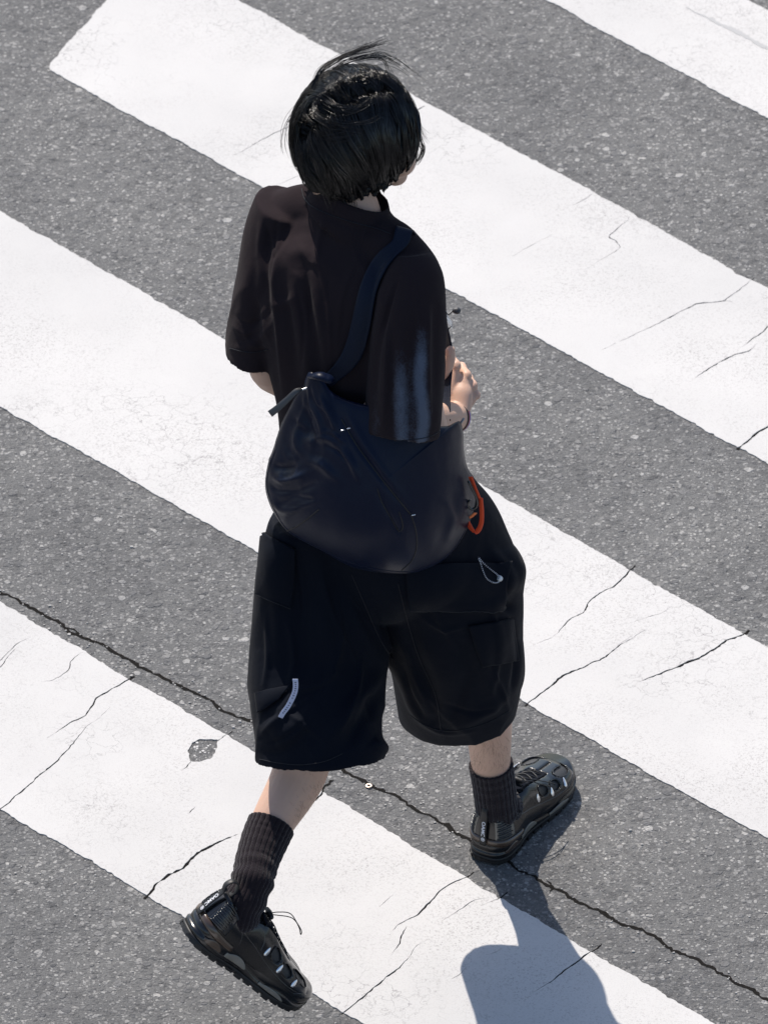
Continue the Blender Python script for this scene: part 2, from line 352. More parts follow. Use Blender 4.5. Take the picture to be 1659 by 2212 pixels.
def in_poly(x, y, poly):
    n = len(poly); c = False; j = n-1
    for i in range(n):
        if (poly[i][1] > y) != (poly[j][1] > y) and x < (poly[j][0]-poly[i][0])*(y-poly[i][1])/(poly[j][1]-poly[i][1]+1e-15)+poly[i][0]: c = not c
        j = i
    return c
for k, q in bars.items():
    # rounded corner at the worn end
    c0, c1, c2, c3 = q; r = .020
    pts = [c0+nrm(c1-c0)*r, c1, c2, c3+nrm(c2-c3)*r*1.5, c3+nrm(c2-c3)*r*.4+nrm(c0-c3)*r*.4, c3+nrm(c0-c3)*r*1.5, c0+nrm(c3-c0)*r, c0+nrm(c1-c0)*r*.25+nrm(c3-c0)*r*.25]
    far = k in 'EF'
    outline = jag(pts, .03 if far else .0036, .0028, closed=True)
    holes = []
    for n_, (px, wd, tp) in enumerate(CR.get(k, [])):
        lr = crack_poly(px, wd*1.0, taper=tp, seed=n_+ord(k)); crack_strip(crk, (lr[0], lr[1]), .0006); holes.append((lr[0], lr[1]))
    verts = [Vector(p) for p in outline]; edges = [(i, (i+1) % len(outline)) for i in range(len(outline))]
    polys = []
    for Lh, Rh in holes:
        step = 1
        pl = list(Lh[::step])+list(Rh[::step])[::-1]; b0 = len(verts); verts += [Vector(p) for p in pl]; edges += [(b0+i, b0+(i+1) % len(pl)) for i in range(len(pl))]; polys.append(pl)
    if k == 'A':
        b0 = len(verts); verts += [Vector(p) for p in chip]; edges += [(b0+i, b0+(i+1) % len(chip)) for i in range(len(chip))]; polys.append(chip)
    vo, eo, fo, _, _, _ = delaunay_2d_cdt(verts, edges, [], 0, 1e-6)
    bb = [(min(p[0] for p in pl), max(p[0] for p in pl), min(p[1] for p in pl), max(p[1] for p in pl)) for pl in polys]
    F = []
    for f in fo:
        cx = sum(vo[i][0] for i in f)/3; cy = sum(vo[i][1] for i in f)/3
        if not in_poly(cx, cy, outline): continue
        if any(b_[0] <= cx <= b_[1] and b_[2] <= cy <= b_[3] and in_poly(cx, cy, pl) for b_, pl in zip(bb, polys)): continue
        F.append(tuple(f))
    z = .0022; V = [(p[0], p[1], z) for p in vo]; n0 = len(V); ec = {}
    for f in F:
        for i in range(3): a, b = f[i], f[(i+1) % 3]; ec[(a, b)] = 1
    bd = [e_ for e_ in ec if (e_[1], e_[0]) not in ec]; used = {}
    F2 = list(F)
    for a, b in bd:
        for i in (a, b):
            if i not in used: used[i] = len(V); V.append((V[i][0], V[i][1], .0003))
        F2.append((b, a, used[a], used[b]))
    o = mesh_obj('road_marking', V, F2, M_PAINT, smooth=False); tag(o, LABEL[k], kind='structure')
main_crack = [(-30, 1262), (0, 1278), (40, 1297), (90, 1326), (150, 1360), (200, 1383), (250, 1411), (300, 1436), (350, 1464), (400, 1489), (450, 1515), (500, 1543), (545, 1560), (600, 1588), (660, 1620), (730, 1658), (765, 1680), (800, 1695), (850, 1720), (900, 1746), (960, 1783), (1010, 1811), (1080, 1850), (1130, 1880), (1170, 1905), (1230, 1938), (1300, 1974), (1380, 2008), (1450, 2048), (1520, 2083), (1600, 2128), (1690, 2180)]
crack_strip(crk, crack_poly(main_crack, .0085, amp=.008, taper=(0, 0), seed=50), .0007)
for n_, px in enumerate([[(380, 1478), (410, 1492), (445, 1508)], [(130, 1352), (165, 1366), (190, 1382)], [(1300, 1972), (1340, 1996), (1372, 2006)], [(705, 1700), (712, 1690), (722, 1684)], [(1180, 1900), (1192, 1916), (1186, 1930)]]):
    crack_strip(crk, crack_poly(px, .005, amp=.006, taper=(.3, .3), seed=70+n_), .0009)
cm = MB(); rs2 = random.Random(8)
for _ in range(22):
    cxy = PZ(rs2.uniform(414, 466), rs2.uniform(1604, 1642))
    if not in_poly(cxy[0], cxy[1], chip): continue
    n_ = rs2.randint(5, 9); s0 = rs2.choice([.001, .0015, .0022, .003]); ring = [(cxy[0]+s0*rs2.uniform(.8, 1.1)*math.cos(k_*2*math.pi/n_), cxy[1]+s0*rs2.uniform(.8, 1.1)*math.sin(k_*2*math.pi/n_)) for k_ in range(n_)]
    cm.add([(*p_, 0.0007) for p_ in ring]+[(*p_, .0001) for p_ in ring], [tuple(range(n_))]+[(k_, k_+n_, (k_+1) % n_+n_, (k_+1) % n_) for k_ in range(n_)])
tag(cm.build('road_marking', M_PAINT, smooth=False), 'crumbs of white paint left in the chipped hole', kind='structure')
co = crk.build('pavement_cracks', M_CRACK, smooth=False); tag(co, kind='structure')
# tyre smudge on the top right bar
sm = MB(); crack_strip(sm, crack_poly([(1480, 18), (1530, 42), (1590, 70), (1659, 108), (1700, 128)], .016, amp=.002, taper=(.5, .2), seed=91), .0027)
tag(sm.build('tyre_smudge', M_SMUDGE, smooth=False), kind='structure')
# bits of loose grit lying by the cracks and bar edges
gr = MB(); rs = random.Random(4)
for i in range(900):
    if i % 3: a = PZ(rs.uniform(0, 1659), rs.uniform(900, 2212))
    else:
        j = rs.randrange(len(main_crack)-1); a = PZ(main_crack[j][0]+rs.uniform(-30, 30), main_crack[j][1]+rs.uniform(-22, 34))
    inb = any(in_poly(a[0], a[1], bars[k_]) for k_ in 'ABC')
    if inb: continue
    s = rs.uniform(.0006, .0022)*(1 if rs.random() < .93 else 1.5); c = (a[0], a[1], .0004+s*.25); v = []
    for kx in range(8):
        v.append((c[0]+s*rs.uniform(.5, 1.1)*(1 if kx & 1 else -1), c[1]+s*rs.uniform(.4, 1)*(1 if kx & 2 else -1), c[2]+s*rs.uniform(.3, .55)*(1 if kx & 4 else -1)))
    gr.add(v, [(0, 2, 3, 1), (4, 5, 7, 6), (0, 1, 5, 4), (2, 6, 7, 3), (0, 4, 6, 2), (1, 3, 7, 5)])
go = gr.build('road_grit', mat('grit', (.22, .22, .22), .7, .4, var=(40, (.36, .35, .34))), smooth=False)
tag(go, 'fine grey stone grit loose on the asphalt', 'grit', kind='stuff')
# small washer lying in the crack
ws = MB(); wc = PZ(797, 1697, .003); a = np.linspace(0, 2*math.pi, 24, endpoint=False)
G = []
for r_, zz in ((.0028, 0), (.0028, .0014), (.0034, .0018), (.0058, .0018), (.0064, .0014), (.0064, 0), (.0028, 0)):
    G.append(np.c_[wc[0]+r_*np.cos(a), wc[1]+r_*np.sin(a), np.full(24, wc[2]+zz-.001)])
ws.grid(np.array(G)); wo = ws.build('metal_washer', mat('washer_metal', (.62, .50, .42), .4, metal=.7, bump=[(900, .3, .001)]))
tag(wo, 'tiny round metal washer lying in the long asphalt crack between the legs', 'washer')
# ================================================================== the person
M_SKIN = mat('skin', (.54, .345, .255), .50, .35, bump=[(260, .25, .001)], var=(9, (.59, .38, .285)))
M_SKIN.node_tree.nodes['Principled BSDF'].inputs['Subsurface Weight'].default_value = .10
M_SKIN.node_tree.nodes['Principled BSDF'].inputs['Subsurface Radius'].default_value = (.008, .003, .0015)
M_NAIL = mat('nail', (.56, .36, .29), .3, .5)
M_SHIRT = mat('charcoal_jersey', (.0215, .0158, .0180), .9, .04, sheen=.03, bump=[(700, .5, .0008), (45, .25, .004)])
M_SHORTS = mat('navy_twill', (.0040, .0056, .0105), .75, .07, sheen=.02, bump=[(900, .4, .0006), (38, .3, .004)])
M_SEAM = mat('seam_thread', (.010, .011, .016), .7, .3)
M_BAG = mat('navy_nylon', (.0026, .0062, .0210), .40, .18, sheen=.0, bump=[(45, .15, .003), (600, .15, .0005)])
M_STRAP = mat('navy_webbing', (.0028, .0065, .0185), .55, .2, bump=[(500, .5, .001)])
M_BLACK = mat('black_rubber', (.012, .012, .013), .5, .4, bump=[(400, .3, .0006)])
M_MESH = mat('mesh_lining', (.020, .020, .022), .5, .5, bump=[(500, .8, .001)])
M_GLOSS = mat('glossy_black', (.010, .011, .014), .22, .6, coat=.3)
M_LEATH = mat('satin_black_cage', (.0075, .0075, .0088), .21, .6, bump=[(900, .2, .0003)])
M_PANEL = mat('smoked_panel', (.15, .14, .12), .25, .6, var=(40, (.19, .175, .15)))
M_BROWN = mat('smoked_brown', (.060, .038, .026), .22, .6, coat=.4)
M_SILV = mat('silver', (.80, .80, .82), .22, .5, metal=.9)
M_SOCK = mat('black_rib_knit', (.0165, .0120, .0150), .95, .06, sheen=.22, bump=[(900, .8, .0015), (250, .5, .002)])
M_HAIR = mat('black_hair', (.0050, .0045, .0050), .22, .55)
M_CAP = mat('hair_under', (.004, .0035, .0035), .6, .2)
M_WHITE = mat('white_print', (.75, .76, .80), .6, .4)

person = bpy.data.objects.new('person', None); COL.objects.link(person); person.location = (0.0, -1.18, 0.0)
bpy.context.view_layer.update()
tag(person, 'person seen from behind, striding over the crossing in black tee and baggy shorts', 'person')

Hc = np.array([-.049, -1.05, 1.563])
yw, pt = math.radians(68), math.radians(12)
Hf = np.array([math.sin(yw)*math.cos(pt), math.cos(yw)*math.cos(pt), -math.sin(pt)]); Hr = np.array([math.cos(yw), -math.sin(yw), 0]); Hu = np.cross(Hr, Hf)
HM = np.array([Hr, Hf, Hu]).T     # columns: right, front, up
hp = lambda r, f, u: Hc+HM@np.array([r, f, u])
BY = math.radians(37); R = np.array([math.cos(BY), -math.sin(BY), -.05]); Fd = np.array([math.sin(BY), math.cos(BY), 0])
A = dict(shL=(-.170, -1.02, 1.355), shR=(.045, -1.195, 1.325), elL=(-.198, -1.085, 1.112), elR=(-.002, -1.285, 1.112), wrL=(-.075, -.96, .895), wrR=(.124, -1.075, .985),
         hipL=(-.080, -1.13, .89), hipR=(.050, -1.225, .87), knL=(-.098, -1.27, .57), knR=(.172, -1.055, .54), anL=(-.237, -1.575, .297), anR=(.209, -1.023, .105))
A = {k: np.array(v) for k, v in A.items()}
b = MB()
# torso and pelvis
tor = [((-.055, -1.085, 1.40), .09, .062), ((-.054, -1.10, 1.36), .165, .09), ((-.045, -1.115, 1.25), .165, .108), ((-.03, -1.14, 1.10), .145, .10), ((-.012, -1.17, .98), .155, .105), ((-.01, -1.19, .88), .16, .105), ((-.01, -1.19, .82), .09, .08)]
G = []; a = np.linspace(0, 2*math.pi, 40, endpoint=False)
for row in cr(np.array([[*c, p, q] for c, p, q in tor]), 30): G.append(row[:3]+np.cos(a)[:, None]*R*row[3]+np.sin(a)[:, None]*Fd*row[4])
b.grid(np.array(G)[:, ::-1], cap=(True, True))
# neck and head
limb(b, [(-.055, -1.10, 1.36), (-.054, -1.088, 1.42), hp(0, -.028, -.065), hp(0, -.01, -.02)], [.058, .049, .048, .053])
ell(b, hp(0, -.012, .006), (.070, .086, .092), HM); ell(b, hp(0, .046, -.045), (.057, .066, .058), HM); ell(b, hp(0, .090, -.086), (.027, .024, .019), HM)
ell(b, hp(.034, .080, -.042), (.025, .026, .027), HM); ell(b, hp(-.034, .080, -.042), (.025, .026, .027), HM)
limb(b, [hp(0, .092, -.010), hp(0, .103, -.032), hp(0, .113, -.047), hp(0, .100, -.054)], [.010, .011, .013, .010], n=12)
ell(b, hp(0, .112, -.064), (.023, .010, .006), HM, 8, 16); ell(b, hp(0, .110, -.072), (.020, .010, .007), HM, 8, 16)
for sgn in (-1, 1):
    ell(b, hp(sgn*.077, -.010, -.022), (.010, .020, .032), HM, 10, 16); ell(b, hp(sgn*.033, .078, .008), (.022, .014, .008), HM, 8, 16)
# arms
for s in 'LR':
    sh, el, wr = A['sh'+s], A['el'+s], A['wr'+s]
    limb(b, [sh, sh+(el-sh)*.5, el, el+(wr-el)*.25, el+(wr-el)*.65, wr], [.052, .045, .039, .042, .033, .0265])
    hip, kn, an = A['hip'+s], A['kn'+s], A['an'+s]
    back = nrm(np.array([-.4, -.75, .1]))
    c1, c2, c3 = {'R': (P(1055, 1560, -1.055), P(1060, 1650, -1.045), P(1074, 1750, -1.035)), 'L': (P(643, 1680, -1.372), P(586, 1783, -1.440), P(556, 1860, -1.507))}[s]
    limb(b, [hip, hip+(kn-hip)*.5, kn, c1+(kn-c1)*.45+back*.01, c1, c2, c3, an], [.068, .068, .055, .052, {'R': .0425, 'L': .0475}[s], {'R': .035, 'L': .0375}[s], .028, .026], n=44)
    sd = {'L': np.array([.648, .21, -.731]), 'R': np.array([math.sin(math.radians(31)), math.cos(math.radians(31)), 0])}[s]
    dn = {'L': -np.array([.695, .225, .682]), 'R': np.array([0, 0, -1.])}[s]
    limb(b, [an-sd*.02+dn*.045, an+sd*.03+dn*.045, an+sd*.10+dn*.062, an+sd*.15+dn*.066], [.020, .022, .017, .012], n=14)
# right hand, a fist closed on the front strap with the thumb along it
wr = A['wrR']
def hpnt(px, py, y): return P(px, py, y)
pal = hpnt(1000, 838, -1.035)
limb(b, [wr, wr+(hpnt(990, 868, -1.05)-wr)*.6, hpnt(990, 852, -1.040), hpnt(992, 832, -1.026)], [.0265, .027, .027, .021], flat=.72, upv=(-.5, -.75, .2))
kn = [hpnt(985, 790, -1.012), hpnt(1008, 812, -1.018), hpnt(1021, 834, -1.026), hpnt(1027, 854, -1.034)]
base = [hpnt(975, 850, -1.045), hpnt(985, 862, -1.045), hpnt(995, 872, -1.05), hpnt(1005, 880, -1.055)]
fl = [1.0, 1.08, 1.0, .82]; acr = nrm(kn[3]-kn[0]); strapv = nrm(np.array([.0, -.15, 1.0]))
for i in range(4):
    out = nrm(kn[i]-base[i]); fw_ = nrm(np.array([-.35, .90, -.25])); rr = .0098-.0006*i
    p0 = base[i]+out*.02; p1 = kn[i]; p2 = p1+fw_*.032*fl[i]+out*.006; p3 = p2+nrm(np.array([-.85, .05, -.45]))*.022*fl[i]; p4 = p3+nrm(np.array([-.5, -.8, -.1]))*.016*fl[i]
    limb(b, [p0, p0+(p1-p0)*.6, p1, p1+(p2-p1)*.55, p2, p2+(p3-p2)*.5, p3, p4], [.0080, .0066, .0094, .0078, .0090, .0078, .0078, .0068], seg=14, n=26)
    limb(b, [base[i], kn[i]], [.010, .0068], seg=14, n=12)
th = [hpnt(948, 858, -1.055), hpnt(950, 826, -1.06), hpnt(962, 800, -1.062), hpnt(969, 776, -1.055), hpnt(973, 757, -1.05)]
limb(b, th, [.016, .0145, .0115, .0118, .0085], seg=18, n=24)
# left hand, loosely curled in front of the belly
wl = A['wrL']; dl = nrm(wl-A['elL'])
limb(b, [wl, wl+dl*.045, wl+dl*.082], [.026, .031, .028], flat=.6, upv=(0, 0, 1)); sid = nrm(np.cross(dl, [0, 0, 1]))
for i in range(4):
    o0 = wl+dl*.080+np.array([0, 0, 1.])*(.026-.0175*i); c = -sid
    L_ = [.9, 1.0, .95, .75][i]
    limb(b, [o0-dl*.02, o0, o0+dl*.035*L_+c*.006, o0+dl*.052*L_+c*.026*L_, o0+dl*.044*L_+c*.046*L_], [.0095, .0098, .0088, .0085, .0072], seg=14, n=20)
limb(b, [wl+dl*.02+np.array([0, 0, .02]), wl+dl*.05+np.array([0, 0, .045])-sid*.01, wl+dl*.085+np.array([0, 0, .048])-sid*.022], [.013, .0115, .009], seg=14, n=14)
body = b.build('body', M_SKIN, person); remesh(body, .0023, 2)
nb = MB(); tn = nrm(th[4]-th[3]); nn = nrm(np.array([-.55, -.72, .45])); nc = th[4]-tn*.003+nn*.0086
NM = np.array([nrm(np.cross(tn, nn)), tn, nrm(np.cross(np.cross(tn, nn), tn))]).T
ell(nb, nc, (.0055, .0078, .0022), NM, 8, 16); nb.build('thumb_nail', M_NAIL, person)

# ------------------------------------------------------------------ t-shirt
def sring(px, py, y, hw, b_, tilt=0.0, up=(0, 0, 0), yaw=BY, roll=-.05):
    return (*P(px, py, y), hw, b_)
t = MB()
tor = [((-.054, -1.088, 1.425), .066, .060), ((-.055, -1.092, 1.405), .090, .072), ((-.056, -1.096, 1.385), .135, .088), ((-.062, -1.102, 1.355), .178, .105), ((-.066, -1.112, 1.30), .178, .120), ((-.066, -1.128, 1.22), .163, .128),
       ((-.056, -1.148, 1.12), .148, .120), ((-.036, -1.170, 1.02), .150, .118), ((-.028, -1.185, .93), .150, .118), ((-.026, -1.19, .90), .150, .118), ((-.026, -1.19, .905), .138, .106), ((-.028, -1.18, .97), .130, .100)]
G = []; a = np.linspace(0, 2*math.pi, 72, endpoint=False)
ca, sa = np.cos(a), np.sin(a); sq = lambda x, e: np.sign(x)*np.abs(x)**e
for row in cr(np.array([[*c, p, q] for c, p, q in tor]), 90): G.append(row[:3]+sq(ca, .86)[:, None]*R*row[3]+sq(sa, .86)[:, None]*Fd*row[4])
t.grid(np.array(G)[:, ::-1], cap=(True, True))
# shoulder yokes
limb(t, [(-.075, -1.080, 1.405), (-.120, -1.045, 1.392), (-.168, -1.018, 1.355)], [.045, .050, .056])
limb(t, [(-.030, -1.11, 1.395), (.018, -1.155, 1.382), (.046, -1.19, 1.335)], [.045, .052, .056])
def sleeve(rows, n=60, seg=56):
    rows = list(rows); p = np.array([[*P(px, py, y), w_, d_] for px, py, y, w_, d_ in rows]); G = []
    q = cr(p, n); T = np.gradient(q[:, :3], axis=0)
    ax = np.array([1.0, 0, 0]); ang = np.linspace(0, 2*math.pi, seg, endpoint=False)
    last = None
    def ring(c, tt, w_, d_, ins=0):
        tt = nrm(tt); u = nrm(ax-tt*(ax@tt)); v_ = np.cross(tt, u)
        return c+np.cos(ang)[:, None]*u*(w_-ins)+np.sin(ang)[:, None]*v_*(d_-ins)
    for r_, tt in zip(q, T): G.append(ring(r_[:3], tt, r_[3], r_[4]))
    e = q[-1]; tt = nrm(T[-1])
    G.append(ring(e[:3]+tt*.0015, T[-1], e[3], e[4], .003)); G.append(ring(e[:3]-tt*.002, T[-1], e[3], e[4], .0075))
    for kk in (8, 18, 26): G.append(ring(q[-1-kk//2][:3], T[-1], q[-1-kk//2][3], q[-1-kk//2][4], .0085+kk*.0003))
    t.grid(np.array(G), cap=(True, True))
sleeve([(610, 440, -1.03, .046, .062), (592, 500, -1.035, .050, .072), (575, 600, -1.055, .050, .078), (556, 700, -1.07, .048, .082), (547, 772, -1.085, .0465, .080)])
sleeve([(888, 548, -1.18, .034, .046), (890, 572, -1.19, .048, .062), (890, 605, -1.205, .056, .072), (884, 680, -1.24, .062, .078), (878, 780, -1.275, .064, .080), (872, 880, -1.305, .066, .080), (868, 938, -1.325, .064, .072)])
# stand collar
col = np.array([[-.054, -1.090, 1.400, .085, .074], [-.053, -1.085, 1.436, .069, .064], [-.050, -1.080, 1.466, .063, .060]])
G = []
for row in cr(col, 12): G.append(row[:3]+ca[:, None]*(R+[0, 0, -.28])*row[3]+sa[:, None]*(Fd+[0, 0, -.34])*row[4])
for ins in (.004, .008): G.append(row[:3]-[0, 0, ins-.003]+ca[:, None]*(R+[0, 0, -.28])*(row[3]-ins)+sa[:, None]*(Fd+[0, 0, -.34])*(row[4]-ins))
G.append(col[0][:3]+ca[:, None]*R*.055+sa[:, None]*Fd*.052)
t.grid(np.array(G)[:, ::-1], cap=(True, True))
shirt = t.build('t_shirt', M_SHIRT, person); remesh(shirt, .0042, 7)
folds(shirt, [
 ([(585, 470), (572, 560), (578, 640), (588, 720)], 9, -.006), ([(600, 500), (590, 600), (600, 700), (612, 800), (620, 870)], 12, .005),
 ([(566, 470), (560, 540), (566, 610)], 8, .004), ([(545, 560), (530, 640), (515, 730)], 13, .004), ([(570, 600), (560, 660), (535, 750)], 9, -.005), ([(590, 660), (580, 710), (540, 748), (505, 752)], 9, .004),
 ([(620, 560), (650, 545), (690, 560), (720, 590)], 16, .006), ([(600, 520), (640, 500), (700, 500)], 18, -.004), ([(640, 580), (640, 650), (660, 760), (672, 860)], 14, .006), ([(612, 600), (625, 700), (640, 820)], 10, -.005),
 ([(676, 570), (690, 660), (705, 760), (712, 860)], 11, .007), ([(660, 590), (672, 680), (690, 800)], 10, -.005), ([(735, 600), (720, 700), (735, 800), (740, 900)], 16, .005), ([(640, 850), (660, 900), (700, 960)], 10, .004),
 ([(800, 600), (780, 700), (765, 800)], 14, .004), ([(850, 640), (830, 700), (812, 790), (800, 900)], 10, -.006),
 ([(918, 640), (912, 740), (908, 850), (915, 950)], 13, .009), ([(868, 700), (866, 800), (862, 880), (860, 960)], 13, .008), ([(890, 690), (890, 800), (886, 900), (888, 960)], 10, -.006), ([(838, 720), (832, 830), (828, 950)], 11, .006), ([(850, 740), (848, 850), (845, 950)], 8, -.004), ([(940, 650), (938, 760), (940, 880)], 10, -.004),
 ([(690, 445), (720, 470), (760, 490), (820, 505)], 8, -.003), ([(655, 415), (668, 440), (690, 458)], 5, .002),
 ([(640, 640), (600, 660), (585, 640)], 9, .004)], .0045, 9, ridge=(.0042, 11, 3.2, None))
folds(shirt, [([(588, 560), (592, 640), (602, 740), (610, 850)], 4, .003), ([(640, 520), (665, 560), (690, 580), (702, 640)], 5, .003), ([(655, 570), (668, 640), (672, 720)], 4, -.003), ([(700, 600), (712, 700), (715, 800)], 4, .004), ([(520, 690), (545, 745), (590, 740)], 4, .003), ([(580, 560), (600, 540), (640, 470)], 6, -.003), ([(570, 480), (582, 520), (580, 590)], 4, -.004), ([(770, 560), (740, 640), (728, 740)], 5, .003), ([(840, 700), (834, 800), (830, 930)], 4, .004), ([(876, 720), (878, 840), (876, 940)], 4, -.003), ([(928, 660), (924, 780), (930, 900)], 4, .004), ([(900, 600), (905, 680), (902, 740)], 5, .003), ([(700, 470), (690, 520), (680, 580)], 6, .004), ([(640, 620), (655, 700), (650, 800)], 4, -.004), ([(860, 600), (840, 660), (826, 720)], 5, -.006), ([(600, 470), (592, 520), (584, 600)], 4, -.005), ([(500, 700), (530, 720), (575, 700)], 5, .003), ([(505, 680), (540, 700), (590, 670)], 4, -.003)])
bv_shirt = to_bvh(shirt)
# right sleeve: grazing sunlight painted into the cloth colour as blue-grey streaks
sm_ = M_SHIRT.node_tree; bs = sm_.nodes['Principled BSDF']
vc = shirt.data.color_attributes.new('sun_streaks', 'FLOAT_COLOR', 'POINT')
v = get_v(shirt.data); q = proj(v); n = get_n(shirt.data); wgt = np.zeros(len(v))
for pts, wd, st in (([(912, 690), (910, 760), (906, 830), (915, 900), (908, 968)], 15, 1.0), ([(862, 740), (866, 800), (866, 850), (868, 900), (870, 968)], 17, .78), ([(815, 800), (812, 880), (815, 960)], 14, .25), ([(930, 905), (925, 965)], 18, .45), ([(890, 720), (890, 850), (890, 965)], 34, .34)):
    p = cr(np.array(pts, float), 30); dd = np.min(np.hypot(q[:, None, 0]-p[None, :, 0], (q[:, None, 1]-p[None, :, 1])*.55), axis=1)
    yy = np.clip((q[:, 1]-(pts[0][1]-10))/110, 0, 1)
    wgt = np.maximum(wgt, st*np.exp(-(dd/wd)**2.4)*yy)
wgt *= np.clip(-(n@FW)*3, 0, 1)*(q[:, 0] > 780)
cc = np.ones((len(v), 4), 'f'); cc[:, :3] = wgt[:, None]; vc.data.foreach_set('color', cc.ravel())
at = sm_.nodes.new('ShaderNodeAttribute'); at.attribute_name = 'sun_streaks'
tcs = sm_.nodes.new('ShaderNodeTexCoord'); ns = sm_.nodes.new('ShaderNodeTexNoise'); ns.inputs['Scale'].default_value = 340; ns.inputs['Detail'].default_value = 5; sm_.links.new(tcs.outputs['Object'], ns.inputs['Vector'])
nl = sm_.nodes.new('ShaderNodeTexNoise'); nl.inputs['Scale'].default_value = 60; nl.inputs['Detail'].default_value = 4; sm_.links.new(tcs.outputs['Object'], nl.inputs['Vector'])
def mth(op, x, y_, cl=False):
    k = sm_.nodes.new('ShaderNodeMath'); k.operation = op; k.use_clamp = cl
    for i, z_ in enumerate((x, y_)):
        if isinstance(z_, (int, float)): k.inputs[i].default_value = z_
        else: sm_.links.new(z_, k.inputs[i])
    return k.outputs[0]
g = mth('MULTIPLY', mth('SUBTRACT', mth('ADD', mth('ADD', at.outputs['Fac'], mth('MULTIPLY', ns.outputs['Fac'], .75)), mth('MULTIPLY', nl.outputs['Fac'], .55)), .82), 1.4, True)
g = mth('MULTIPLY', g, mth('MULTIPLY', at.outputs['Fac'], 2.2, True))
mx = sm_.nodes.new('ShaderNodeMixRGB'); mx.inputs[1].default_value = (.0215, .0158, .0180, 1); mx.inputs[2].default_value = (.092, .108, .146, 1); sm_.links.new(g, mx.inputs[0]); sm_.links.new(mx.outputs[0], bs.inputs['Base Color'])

def seam_on(bvh, pts, name, parent, m, r=.0009, lift=.0006, n=None, seg=6):
    q = cr(np.array(pts, float), n or 10*len(pts)); w_ = []
    for x, y in q:
        h, _ = hit(bvh, x, y, lift)
        if h is not None: w_.append(h)
    if len(w_) < 3: print('seam miss', name); return None
    mb = MB(); mb.grid(tube_grid(w_, r, seg), cap=(True, True)); return mb.build(name, m, parent)
seam_on(bv_shirt, [(652, 408), (658, 428), (672, 444), (692, 455), (720, 466), (770, 482), (815, 494), (843, 505)], 'collar_seam', shirt, M_SEAM)
seam_on(bv_shirt, [(797, 944), (830, 950), (870, 951), (910, 947), (935, 940), (950, 930)], 'sleeve_hem_stitch', shirt, M_SEAM, r=.0007)
seam_on(bv_shirt, [(497, 752), (520, 758), (550, 761), (580, 755)], 'sleeve_hem_stitch', shirt, M_SEAM, r=.0007)

# ------------------------------------------------------------------ shorts
s_ = MB()
tor = [((-.020, -1.17, 1.00), .140, .105), ((-.012, -1.185, .95), .152, .120), ((-.008, -1.19, .88), .168, .130), ((-.005, -1.19, .80), .172, .130), ((-.003, -1.19, .72), .12, .11), ((-.003, -1.19, .68), .07, .08)]
G = []; a = np.linspace(0, 2*math.pi, 72, endpoint=False); ca, sa = np.cos(a), np.sin(a)
for row in cr(np.array([[*c, p, q] for c, p, q in tor]), 40): G.append(row[:3]+ca[:, None]*R*row[3]+sa[:, None]*Fd*row[4])
s_.grid(np.array(G)[:, ::-1], cap=(True, True))
def leg(rows, n=70, seg=72, hemtilt=None, inner=.06):
    p = np.array([[*P(px, py, y), w_, d_] for px, py, y, w_, d_ in rows]); q = cr(p, n); ang = np.linspace(0, 2*math.pi, seg, endpoint=False); G = []
    T = np.gradient(q[:, :3], axis=0); ax = nrm([.93, -.36, 0])
    def ring(c, tt, w_, d_, ins=0):
        tt = nrm(tt); u = nrm(ax-tt*(ax@tt)); v_ = np.cross(tt, u)
        return c+sq(np.cos(ang), .9)[:, None]*u*(w_-ins)+sq(np.sin(ang), .9)[:, None]*v_*(d_-ins)
    tl = hemtilt
    for i, (r_, tt) in enumerate(zip(q, T)):
        if tl is not None: f = max(0, (i/(n-1)-.55)/.45); tt = nrm(nrm(tt)*(1-f)+nrm(tl)*f)
        G.append(ring(r_[:3], tt, r_[3], r_[4]))
    e = q[-1]; tt = nrm(tl if tl is not None else T[-1])
    G.append(ring(e[:3]+tt*.001, tt, e[3], e[4], .003)); G.append(ring(e[:3]-tt*.003, tt, e[3], e[4], .0085))
    for kk in (6, 14, 22, 28): r_ = q[-1-kk]; G.append(ring(r_[:3], nrm(nrm(T[-1-kk])*.5+tt*.5), r_[3], r_[4], .0095+kk*.0006))
    s_.grid(np.array(G), cap=(True, True))
leg([(700, 1110, -1.17, .085, .12), (696, 1220, -1.19, .106, .125), (692, 1320, -1.225, .114, .122), (688, 1420, -1.262, .116, .120), (686, 1500, -1.31, .115, .112), (687, 1570, -1.365, .111, .102), (692, 1642, -1.41, .114, .092)], hemtilt=(.06, -.42, -.90))
leg([(910, 1110, -1.22, .085, .12), (942, 1200, -1.18, .118, .135), (968, 1290, -1.17, .125, .130), (980, 1370, -1.16, .119, .120), (986, 1440, -1.15, .114, .108), (988, 1500, -1.135, .109, .098), (987, 1547, -1.125, .104, .080)], hemtilt=(.16, .05, -1))
shorts = s_.build('shorts', M_SHORTS, person); remesh(shorts, .0037, 20)
